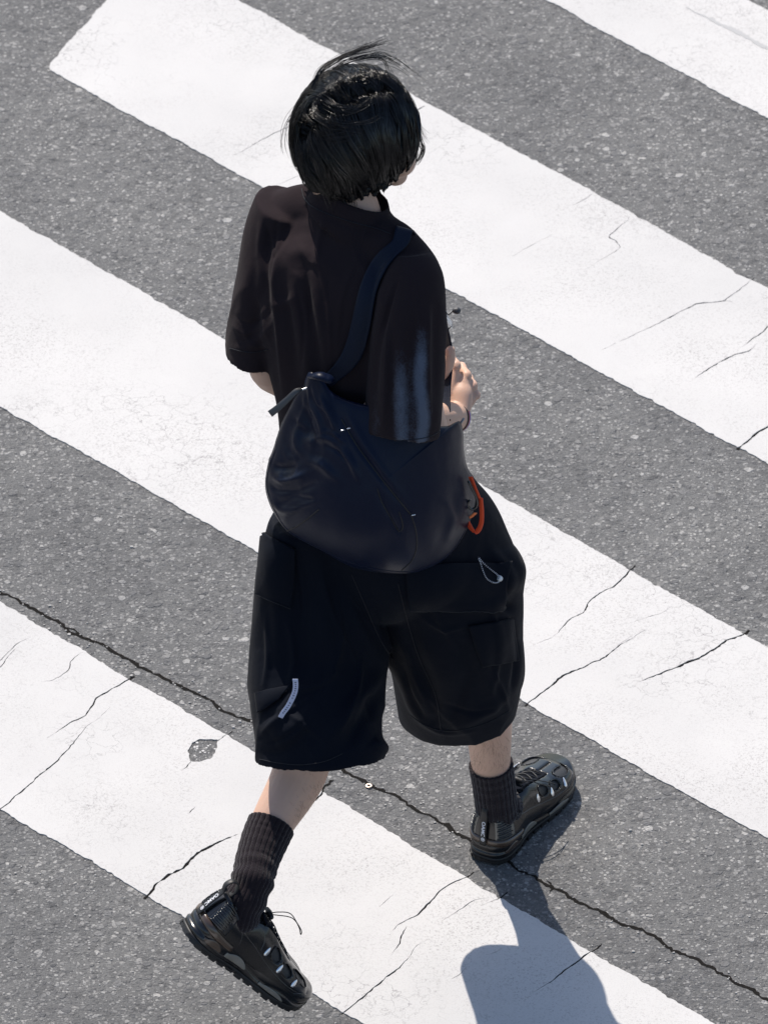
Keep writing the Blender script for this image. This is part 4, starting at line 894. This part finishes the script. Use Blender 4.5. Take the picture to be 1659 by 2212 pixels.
# part line direction and which side
pn = nrm(np.cross(whorl, partf)); side = np.sign(u@pn); lay = rng.uniform(0, 1, NS)
g_loc = HM.T@np.array([0, 0, -1.0]); wind = HM.T@nrm([.95, .15, .05]); cam_r = HM.T@np.array([1.0, 0, 0])
p = u.copy(); path = np.zeros((NS, ST, 3)); L0 = .0072
SIDE_ = 1.0 if (HM@pn)[1] < 0 else -1.0   # the half nearer the viewer
awaydir = side[:, None]*pn[None]
prev = awaydir*.9+0.25*cd[clump]*.5; alive = np.ones(NS, bool); fallr = np.ones(NS)
for k in range(ST):
    lift = 1.0-.028*lay+.030*np.sin(cs[clump]*40)*min(1, k/8)+.010*np.sin(k*.35+cs[clump]*20)
    dpl = p@pn; lift = lift-.030*np.exp(-(dpl/.06)**2)*(p[:, 2] > 0)+.022*np.exp(-((np.abs(dpl)-.22)/.16)**2)*(p[:, 2] > .1)-.085*math.exp(-k/2.2)
    path[:, k] = p*scl*lift[:, None]
    f = k/ST; pw = p/np.linalg.norm(p, axis=1)[:, None]
    tgt = awaydir*max(0, .9-2.2*f)+g_loc*(.35+1.3*f)+wind*(.30*math.exp(-((f-.30)/.22)**2))*(side[:, None] < 0 if SIDE_ < 0 else side[:, None] > 0)+cd[clump]*.14+rng.normal(size=(NS, 3))*.03
    z = p[:, 2]; up_m = z > -.05
    n_ = pw.copy(); n_[~up_m, 2] *= .0; n_ /= np.linalg.norm(n_, axis=1)[:, None]+1e-9
    tgt = tgt-n_*(tgt*n_).sum(1)[:, None]; tgt /= np.linalg.norm(tgt, axis=1)[:, None]+1e-9
    d = prev*.55+tgt*.45; d = d-n_*(d*n_).sum(1)[:, None]; d /= np.linalg.norm(d, axis=1)[:, None]+1e-9; prev = d
    q_ = p*scl+d*L0; az = np.arctan2(q_[:, 0], q_[:, 1]); cz = cutz(az)+.034*(cs[clump]-.5)+.004*rng.normal(size=NS)
    stop = q_[:, 2] < cz; alive &= ~stop
    pn_ = q_/scl; r_ = np.linalg.norm(pn_, axis=1); up2 = pn_[:, 2] > -.05
    pn_[up2] /= r_[up2][:, None]
    hr_ = np.linalg.norm(pn_[:, :2], axis=1); zz = pn_[:, 2]; tgt_r = 1-.36*np.clip(-zz, 0, 1)**1.7; lo = ~up2
    pn_[lo, :2] *= (tgt_r[lo]/(hr_[lo]+1e-9))[:, None]
    p = np.where(alive[:, None], pn_, p)
al = .80*np.clip(np.arange(ST)/ST*1.5, 0, 1)[None, :, None]; path = path*(1-al)+path[cidx[clump]]*al
W_ = Hc+path@HM.T
def strands(W_, r0, name, m, parent, taper=True):
    n, k, _ = W_.shape; T = np.gradient(W_, axis=1); T /= np.linalg.norm(T, axis=2)[..., None]+1e-9
    ref = nrm(-FW+np.array([.1, .2, .3])); U_ = np.cross(T, ref); U_ /= np.linalg.norm(U_, axis=2)[..., None]+1e-9; V_ = np.cross(T, U_)
    rr = r0*(np.sin(np.linspace(.25, math.pi-.12, k))**.5 if taper else np.ones(k)); rr = rr[None, :, None]*np.ones((n, 1, 1))
    ang = np.array([0, 2.094, 4.189]); vs = np.stack([W_+rr*(math.cos(a_)*U_+math.sin(a_)*V_) for a_ in ang], 2)
    idx = np.arange(n*k*3).reshape(n, k, 3); a_ = idx[:, :-1]; b_ = idx[:, 1:]
    F = np.concatenate([np.stack([a_[..., i], a_[..., (i+1) % 3], b_[..., (i+1) % 3], b_[..., i]], -1).reshape(-1, 4) for i in range(3)])
    # drop collapsed segments
    seglen = np.linalg.norm(W_[:, 1:]-W_[:, :-1], axis=2).reshape(-1); keep = np.tile(seglen > 1e-4, 3); F = F[keep]
    me = bpy.data.meshes.new(name); me.vertices.add(n*k*3); me.vertices.foreach_set('co', vs.astype('f').ravel())
    me.loops.add(len(F)*4); me.loops.foreach_set('vertex_index', F.astype('i').ravel()); me.polygons.add(len(F)); me.polygons.foreach_set('loop_start', np.arange(0, len(F)*4, 4, dtype='i')); me.update(calc_edges=True); me.validate(); me.shade_smooth()
    me.materials.append(m); o = bpy.data.objects.new(name, me); COL.objects.link(o); o.parent = parent; o.matrix_parent_inverse = parent.matrix_world.inverted(); return o
tag(strands(W_, .00085, 'hair_strands', M_HAIR, hair), kind='stuff')
# wind-blown wisps: (photo points, start depth, end depth, count, spread px)
def wisps(defs, k=30):
    out = []
    for pts, y0, y1, cnt, spr, fan in defs:
        base = cr(np.array(pts, float), k)
        for _ in range(cnt):
            t_ = np.linspace(0, 1, k); o1, o2 = rng.normal(size=2)*spr, rng.normal(size=2)*fan; ph_ = rng.uniform(0, 6); am = rng.normal()*spr*.8
            c = base+o1[None]*(1-t_)[:, None]+o2[None]*(t_**1.5)[:, None]+np.stack([np.zeros(k), am*np.sin(t_*3.5+ph_)], -1)
            e = int(k*rng.uniform(.72, 1)); 
            c = cr(c[:e], k); dy = rng.normal()*.006
            out.append([P(x, y, y0+(y1-y0)*i/(k-1)+dy) for i, (x, y) in enumerate(c)])
    return np.array(out)
WD = [([(862, 210), (888, 245), (908, 290), (922, 318)], -1.03, -.97, 16, 5, 9), ([(700, 395), (712, 420), (722, 440)], -1.15, -1.14, 34, 12, 7), ([(760, 395), (766, 420), (772, 438)], -1.16, -1.15, 30, 14, 7), ([(650, 330), (655, 370), (680, 412)], -1.12, -1.12, 26, 4, 7), ([(810, 380), (815, 402), (812, 422)], -1.10, -1.09, 24, 9, 7), ([(770, 150), (820, 150), (870, 185), (915, 250)], -1.02, -.97, 6, 6, 16), ([(660, 215), (622, 260), (612, 310), (628, 360)], -1.10, -1.08, 7, 4, 7), ([(676, 190), (690, 155), (720, 132), (765, 112), (810, 96), (846, 84)], -1.10, -1.02, 46, 3.2, 5),
      ([(690, 170), (730, 142), (780, 125), (820, 122), (850, 132), (866, 142)], -1.10, -1.00, 26, 3.5, 8), ([(700, 160), (760, 128), (810, 118), (845, 132), (880, 160), (915, 190)], -1.08, -.98, 9, 4, 12),
      ([(800, 118), (825, 128), (838, 150), (846, 178)], -1.0, -1.0, 7, 5, 9), ([(836, 178), (872, 205), (893, 245), (905, 290), (912, 322)], -1.03, -.97, 70, 4, 3.5), ([(850, 180), (885, 215), (902, 262), (908, 315)], -1.03, -.97, 26, 4, 6),
      ([(660, 200), (636, 240), (626, 290), (634, 345), (660, 395)], -1.10, -1.08, 44, 2.2, 3), ([(648, 240), (633, 280), (634, 330), (656, 385)], -1.10, -1.08, 26, 2, 3),
      ([(680, 280), (720, 300), (780, 312), (835, 318)], -1.165, -1.12, 22, 5, 7), ([(700, 300), (760, 290), (820, 275), (862, 250)], -1.165, -1.09, 14, 6, 8), ([(685, 250), (730, 268), (790, 270), (850, 292)], -1.16, -1.10, 16, 6, 10), ([(760, 330), (800, 300), (830, 262), (850, 225)], -1.16, -1.08, 10, 5, 6),
      ([(676, 345), (690, 380), (712, 405)], -1.15, -1.14, 6, 4, 4), ([(860, 300), (872, 340), (868, 372), (858, 396)], -1.02, -1.01, 60, 7, 6), ([(878, 290), (895, 320), (892, 350), (876, 372)], -1.0, -.98, 40, 6, 5), ([(820, 330), (836, 370), (838, 395), (828, 408)], -1.07, -1.05, 60, 7, 5),
      ([(905, 300), (914, 322), (905, 345), (890, 358)], -.98, -.98, 26, 3.5, 4), ([(840, 320), (852, 355), (856, 380)], -1.05, -1.03, 40, 7, 6)]
tag(strands(wisps(WD), .00036, 'flyaway_strands', M_HAIR, hair), kind='stuff')
bv_hair = to_bvh(hair); SW = []
def sweep(pts, cnt, spr, fan, lift=.0125, k=26):
    base = cr(np.array(pts, float), k)
    for _ in range(cnt):
        o1, o2 = rng.normal(size=2)*spr, rng.normal(size=2)*fan; t_ = np.linspace(0, 1, k); c = base+o1*(1-t_)[:, None]+o2*t_[:, None]; e = int(k*rng.uniform(.6, 1)); c = cr(c[:e], k); lf = lift+rng.uniform(-.002, .005); row = []
        for i, (x, y) in enumerate(c):
            h, n_2 = hit(bv_hair, x, y, lf*(.55+.45*math.sin(min(1, i/(k-1)*1.3)*math.pi*.75)))
            if h is None: break
            row.append(h)
        if len(row) > 8: SW.append(cr(np.array(row), k))
for args in (([(701, 205), (678, 228), (671, 252), (690, 276)], 60, 4, 4), ([(683, 228), (695, 254), (731, 276), (767, 281), (812, 287)], 46, 3.5, 5), ([(705, 228), (743, 245), (779, 234), (799, 218), (812, 195)], 22, 4, 6), ([(707, 220), (735, 236), (770, 242), (800, 244)], 26, 4, 6),
             ([(740, 270), (797, 262), (830, 243)], 14, 4, 6), ([(718, 182), (728, 200), (745, 222)], 60, 7, 7), ([(748, 174), (764, 196), (784, 216)], 60, 8, 7), ([(780, 170), (802, 188), (815, 208)], 50, 7, 6), ([(806, 166), (835, 190), (862, 225), (878, 262)], 60, 6, 6), ([(826, 162), (862, 190), (886, 232), (896, 275)], 50, 5, 5),
             ([(690, 214), (664, 246), (652, 290), (656, 330), (676, 372)], 70, 4, 7), ([(700, 300), (720, 345), (735, 390), (745, 420)], 30, 8, 14), ([(850, 300), (846, 340), (838, 375), (826, 405)], 50, 10, 8), ([(790, 300), (800, 345), (800, 385), (796, 418)], 40, 14, 14), ([(655, 300), (668, 345), (690, 385), (712, 418)], 60, 6, 10)): sweep(*args)
tag(strands(np.array(SW), .00055, 'swept_locks', M_HAIR, hair), kind='stuff')

# ------------------------------------------------------------------ shoulder bag
bagroot = bpy.data.objects.new('shoulder_bag', None); COL.objects.link(bagroot); bagroot.location = (-.02, -1.40, .90); bpy.context.view_layer.update()
tag(bagroot, 'navy nylon crescent shoulder bag slung over the right shoulder across the back', 'shoulder bag')
OUT = [(668, 806), (690, 818), (720, 850), (765, 868), (820, 880), (880, 900), (930, 918), (965, 920), (992, 910), (1001, 935), (1002, 960), (1008, 1000), (1022, 1035), (1027, 1065), (1022, 1105), (1006, 1150), (985, 1185), (955, 1215), (925, 1232), (880, 1241), (830, 1238), (780, 1229), (735, 1214), (690, 1190), (650, 1168), (618, 1146), (598, 1118), (580, 1080), (573, 1045), (578, 1005), (592, 965), (612, 910), (636, 860), (655, 835)]
ctr_ = np.array([800, 1050.]); po = closed_cr(OUT, 220); ring = []
_px = np.polyfit((np.array([560, 620, 700, 780, 860, 940, 1000, 1035])-800)/240, [-1.235, -1.285, -1.325, -1.347, -1.352, -1.338, -1.29, -1.235], 3); _py = np.polyfit((np.array([790, 850, 950, 1050, 1150, 1250])-1000)/240, [.018, .030, .030, .008, -.008, .012], 3)
def bag_y(x, y): return .012*max(0, min(1, (760-x)/110))*max(0, min(1, (1010-y)/180))+float(np.polyval(_px, (x-800)/240)+np.polyval(_py, (y-1000)/240))
G = []; NR = 56
for sgn, amp in ((1, .050), (-1, .030)):
    rr_ = np.linspace(0.0, 1, NR) if sgn == 1 else np.linspace(1, 0, 26)[1:]
    for r_ in rr_:
        row = []
        for q_ in po:
            c = ctr_+(q_-ctr_)*max(r_, .004); y = bag_y(*c); b_ = amp*(1-r_**2.6)**.5 if r_ < 1 else 0
            tipf = .12+.88*(1-math.exp(-max(0, c[1]-800)/90.0)); b_ *= tipf
            row.append(P(c[0], c[1], y)+np.array([-.08, -.90, .36])*b_*sgn*(1 if sgn == 1 else 1))
        G.append(row)
bm_ = MB(); bm_.grid(np.array(G), cap=(True, True)); bag = bm_.build('bag_body', M_BAG, bagroot)
folds(bag, [([(668, 830), (672, 870), (684, 900)], 3, .004), ([(676, 832), (690, 868), (708, 890)], 3, .004), ([(660, 850), (655, 890), (640, 930)], 3, .0035), ([(670, 850), (668, 900), (662, 950)], 3, -.0035), ([(690, 930), (720, 935), (744, 955)], 3, .004), ([(700, 960), (730, 975), (750, 1000)], 3, -.003), ([(610, 960), (622, 985), (650, 990)], 3, .004), ([(588, 1020), (610, 1024), (630, 1014)], 3, .004), ([(584, 1045), (600, 1060), (622, 1062)], 3, -.003), ([(610, 1130), (640, 1100), (690, 1080)], 4, .003), ([(960, 1080), (975, 1120), (960, 1170)], 8, .004), ([(672, 860), (690, 900), (700, 940)], 6, .006), ([(655, 870), (668, 920), (690, 965)], 6, -.006), ([(690, 850), (712, 890), (725, 930)], 6, .006), ([(648, 900), (640, 950), (655, 985)], 8, .005), ([(632, 905), (650, 930), (680, 940)], 6, -.006), ([(660, 960), (700, 945), (735, 960)], 7, .006), ([(640, 985), (690, 1000), (735, 1040)], 10, .006),
  ([(592, 1008), (620, 1012), (640, 1000)], 7, -.008), ([(590, 1030), (620, 1038), (660, 1025)], 7, .008), ([(600, 1055), (640, 1060), (690, 1040)], 8, -.005), ([(585, 1075), (610, 1100), (650, 1100)], 7, .005), ([(600, 1100), (630, 1075), (680, 1080)], 7, -.004), ([(620, 975), (650, 990), (700, 985)], 8, -.004), ([(735, 965), (760, 1000), (775, 1040)], 8, .005),
  ([(740, 900), (770, 960), (820, 1030), (880, 1105)], 5, -.004), ([(752, 895), (785, 955), (832, 1022), (890, 1100)], 7, .003), ([(815, 1060), (840, 1110), (862, 1150), (868, 1135)], 5, -.003), ([(1000, 1060), (990, 1120), (965, 1180)], 12, .004)], .0025, 14, ridge=(.0030, 30, 16, lambda q_: np.clip((770-q_[:, 0])/90, .12, 1)*np.clip((1120-q_[:, 1])/60, .1, 1)))
bv_bag = to_bvh(bag)
seam_on(bv_bag, [(612, 1150), (640, 1138), (668, 1118), (690, 1100)], 'panel_seam', bag, M_BLACK, r=.0010, lift=.0003)
seam_on(bv_bag, [(888, 1112), (898, 1145), (900, 1180), (890, 1210), (868, 1232)], 'panel_seam', bag, M_BLACK, r=.0010, lift=.0003)
seam_on(bv_bag, [(815, 1055), (825, 1085), (845, 1120), (862, 1147), (870, 1135), (862, 1105)], 'panel_seam', bag, M_BLACK, r=.0009, lift=.0003)
seam_on(bv_bag, [(596, 970), (582, 1010), (577, 1045), (584, 1078), (602, 1118), (622, 1144), (655, 1166), (700, 1189), (740, 1208), (785, 1223), (835, 1232), (880, 1234), (925, 1225), (955, 1208), (985, 1178), (1005, 1145)], 'piping', bag, M_BAG, r=.0009, lift=.0)
seam_on(bv_bag, [(738, 905), (770, 960), (820, 1028), (886, 1110)], 'zipper', bag, M_BLACK, r=.0012, lift=.0003)
for x, y in ((738, 930), (753, 925), (888, 1111)):
    h, n_ = hit(bv_bag, x, y, .004)
    if h is not None: mb = MB(); limb(mb, [h, h+np.array([.005, 0, .0013])], [.0011, .0009], seg=10, n=8); mb.build('zip_slider', M_SILV, bagroot)
# strap: up the back, over the shoulder, down the chest to the hand and the front end of the bag
Lm = [(700, 812), (728, 782), (752, 735), (766, 680), (778, 625), (795, 580), (820, 545), (850, 522)]; Rm = [(705, 842), (768, 792), (795, 745), (808, 690), (815, 640), (830, 598), (852, 562), (884, 528)]
L_, R_ = cr(np.array(Lm, float), 40), cr(np.array(Rm, float), 40); G = []
prevd = None
for l, r in zip(L_, R_):
    row = []
    for t_ in np.linspace(0, 1, 9):
        c = l*(1-t_)+r*t_; h, n_ = hit(bv_shirt, c[0], c[1], .005); row.append(h)
    G.append(row)
good = [r for r in G if all(x is not None for x in r)]; G = np.array(good)
for _ in range(6): G[1:-1] = (G[1:-1]*2+G[:-2]+G[2:])/4
lastr = G[-1]; mid = lastr.mean(0); sdv = (lastr[-1]-lastr[0])
over = [mid+np.array([.006, .030, .010]), P(905, 565, -1.12), P(925, 610, -1.07), P(945, 660, -1.045), P(960, 715, -1.03), P(968, 765, -1.04), P(962, 830, -1.08), P(962, 900, -1.14)]
G2 = []
ov = cr(np.array([mid]+[np.array(x) for x in over]), 44)
sdn = nrm(sdv); wdt = np.linalg.norm(sdv)
for i, c in enumerate(ov[1:]):
    f = i/43; dv = nrm(sdn*(1-min(1, f*2.5))+np.array([.55, -.83, 0])*min(1, f*2.5)); ww = wdt*(1-f)+.030*f
    G2.append([c+dv*(t_-.5)*ww for t_ in np.linspace(0, 1, 9)])
GG = np.concatenate([G, np.array(G2)]); 
for _ in range(3): GG[1:-1] = (GG[1:-1]*2+GG[:-2]+GG[2:])/4
mb = MB(); mb.grid(GG, closed=False); st = mb.build('strap', M_STRAP, bagroot); md = st.modifiers.new('s', 'SOLIDIFY'); md.thickness = .003; md.offset = 0
# gathered tunnel where strap meets the bag
t0 = G[0].mean(0); mb = MB(); limb(mb, [P(672, 812, bag_y(672, 812)-.012), P(690, 812, bag_y(690, 812)-.02), P(708, 818, bag_y(700, 815)-.018)], [.007, .011, .012], seg=16, n=14, flat=.6); mb.build('strap_anchor', M_BAG, bagroot)
# long leather zip pull hanging to the left
y0 = bag_y(655, 840)-.012; mb = MB(); pp = [P(664, 838, y0), P(652, 842, y0-.004)]; limb(mb, pp, [.0022, .0018], seg=8, n=8); mb.build('zip_slider', M_SILV, bagroot)
mb = MB(); ribbon(mb, cr(np.array([P(652, 841, y0-.004), P(640, 845, y0-.010), P(622, 862, y0-.014), P(602, 880, y0-.016), P(584, 894, y0-.016)]), 20), -UP*.75+np.array([.6, 0, 0]), np.interp(np.arange(20), [0, 5, 19], [.005, .009, .0125]), .0022)
mb.build('zip_pull', mat('grey_leather', (.060, .060, .062), .5, .5, bump=[(300, .4, .001)]), bagroot)
mb = MB(); ribbon(mb, cr(np.array([P(1002, 903, -1.205), P(996, 912, -1.21), P(990, 922, -1.212)]), 10), np.array([.8, -.3, .5]), np.linspace(.003, .005, 10), .002); mb.build('zip_pull', mat('pull_grey', (.22, .23, .26), .5), bagroot)

# ------------------------------------------------------------------ small carried things
def thing(name, loc, label, cat):
    o = bpy.data.objects.new(name, None); COL.objects.link(o); o.location = loc; bpy.context.view_layer.update(); return tag(o, label, cat)
M_OR = mat('orange_webbing', (.80, .085, .025), .6, .4, bump=[(900, .4, .0006)])
lan = thing('lanyard', P(1030, 1080, -1.17), 'orange webbing loop with a black snap hook hanging beside the bag', 'lanyard')
yy = -1.28
def rib_px(pts, wpx, name, m, parent, side, th=.0012, n=26):
    mb = MB(); p_ = cr(np.array([P(x, y, d) for x, y, d in pts]), n); k_ = 1235.0; ribbon(mb, p_, side, np.full(n, wpx/k_), th); return mb.build(name, m, parent)
rib_px([(1016, 1030, yy), (1024, 1052, yy-.004), (1034, 1076, yy-.006)], 10, 'webbing', M_OR, lan, np.array([.75, -.35, .45]))
rib_px([(1038, 1075, yy-.006), (1040, 1100, yy-.008), (1040, 1125, yy-.009), (1035, 1142, yy-.009), (1027, 1149, yy-.008), (1018, 1142, yy-.004), (1010, 1128, yy+.004), (1004, 1115, yy+.01)], 10.5, 'webbing', M_OR, lan, np.array([.80, -.55, .12]), n=40)
rib_px([(1006, 1120, yy+.004), (1016, 1117, yy), (1027, 1108, yy-.006)], 8, 'webbing', mat('orange_webbing_pale', (.75, .20, .07), .6, .4), lan, np.array([-.2, -.5, .8]))
hk = [(1012, 1040), (1020, 1056), (1027, 1070), (1031, 1084), (1028, 1095), (1020, 1100), (1012, 1094), (1011, 1086), (1016, 1080)]
mb = MB(); mb.grid(tube_grid(cr(np.array([P(x, y, yy-.010) for x, y in hk]), 40), .0026, 10), cap=(True, True)); mb.build('snap_hook', M_GLOSS, lan)
pch = thing('cord_pouch', P(1000, 1170, -1.20), 'small dark brown pouch with speckled cord and white bead under the bag', 'pouch')
mb = MB(); limb(mb, [P(985, 1160, -1.20), P(1005, 1178, -1.215), P(1016, 1195, -1.21)], [.022, .024, .012], flat=.7, n=16); mb.build('pouch_body', mat('brown_cloth', (.022, .017, .016), .85, .2, sheen=.2, bump=[(400, .4, .001)]), pch)
cp = [(1018, 1200), (1028, 1214), (1044, 1228), (1058, 1238), (1066, 1246), (1062, 1254), (1050, 1254), (1036, 1246), (1028, 1230), (1022, 1212), (1017, 1200)]
cw = []
for i, (x, y) in enumerate(cp):
    h, n_ = hit(bv_sh, x, y, .016); cw.append(h if h is not None else P(x, y, -1.24))
cw = cr(np.array(cw), 90); mb = MB(); mb.grid(tube_grid(cw, .0011, 8)); cord = mb.build('cord', mat('dark_cord', (.012, .013, .03), .7), pch)
mb = MB(); TT = np.gradient(cw, axis=0)
for i in range(2, 88, 2):
    mb.grid(tube_grid([cw[i]-nrm(TT[i])*.0005, cw[i]+nrm(TT[i])*.0005], .00125, 8), cap=(True, True))
mb.build('cord_flecks', M_WHITE, cord)
bc = cw[int(90*4.05/10)]; mb = MB(); bd = nrm(np.array([.4, .2, -.5])); mb.grid(tube_grid(cr(np.array([bc-bd*.0035, bc-bd*.003, bc+bd*.003, bc+bd*.0035]), 8), [.003, .0046, .0048, .0050, .0050, .0048, .0046, .003], 14), cap=(True, True)); mb.build('bead', mat('white_bead', (.78, .80, .80), .2, .5, Transmission_Weight=.25), pch)
ear = thing('earphone', P(975, 690, -.99), 'clear plastic earphone with black rubber tip dangling at the chest', 'earphone')
mb = MB(); limb(mb, [P(958, 668, -.99), P(962, 685, -.992), P(970, 697, -.994), P(974, 705, -.994)], [.0045, .0055, .0055, .0035], seg=14, n=18); mb.build('clear_housing', mat('clear_plastic', (.80, .82, .84), .08, .5, Transmission_Weight=.7), ear)
mb = MB(); ep = P(986, 671, -.99); limb(mb, [ep+np.array([-.002, 0, 0]), ep+np.array([.001, 0, .0])], [.0056, .0064], seg=16, n=10); mb.build('ear_tip', mat('grey_rubber', (.045, .048, .055), .55), ear)
mb = MB(); mb.grid(tube_grid(cr(np.array([ep+[-.006, 0, 0], P(975, 675, -.99), P(968, 680, -.992), P(962, 672, -.993)]), 16), .0011, 8), cap=(True, True)); mb.grid(tube_grid(cr(np.array([P(966, 682, -.99), P(972, 692, -.99), P(975, 702, -.993), P(968, 712, -.998)]), 16), .0010, 8), cap=(True, True)); mb.build('cable', M_BLACK, ear)
wb = thing('wristband', P(1020, 885, -1.09), 'blue and orange wristband on the right wrist', 'wristband')
w1, w2 = P(1003, 903, -1.08), P(1026, 872, -1.06)
fa = nrm(A['wrR']-A['elR']); 
def band(off, rad, wd, m, name):
    c = A['wrR']+fa*off; u_ = nrm(np.cross(fa, [0, 0, 1])); v_ = np.cross(fa, u_); ang = np.linspace(0, 2*math.pi, 40, endpoint=False); G = []
    for dx, rr_ in ((-wd/2, rad-.002), (-wd/2, rad), (wd/2, rad), (wd/2, rad-.002)): G.append([c+fa*dx+u_*math.cos(a_)*rr_+v_*math.sin(a_)*rr_ for a_ in ang])
    mb = MB(); mb.grid(np.array(G)); mb.build(name, m, wb)
band(-.004, .0278, .004, mat('band_black', (.012, .012, .015), .6), 'band'); band(-.0005, .0279, .0022, mat('band_orange', (.45, .07, .03), .5), 'stripe'); band(.002, .0279, .0026, mat('band_blue', (.05, .06, .42), .4), 'stripe')
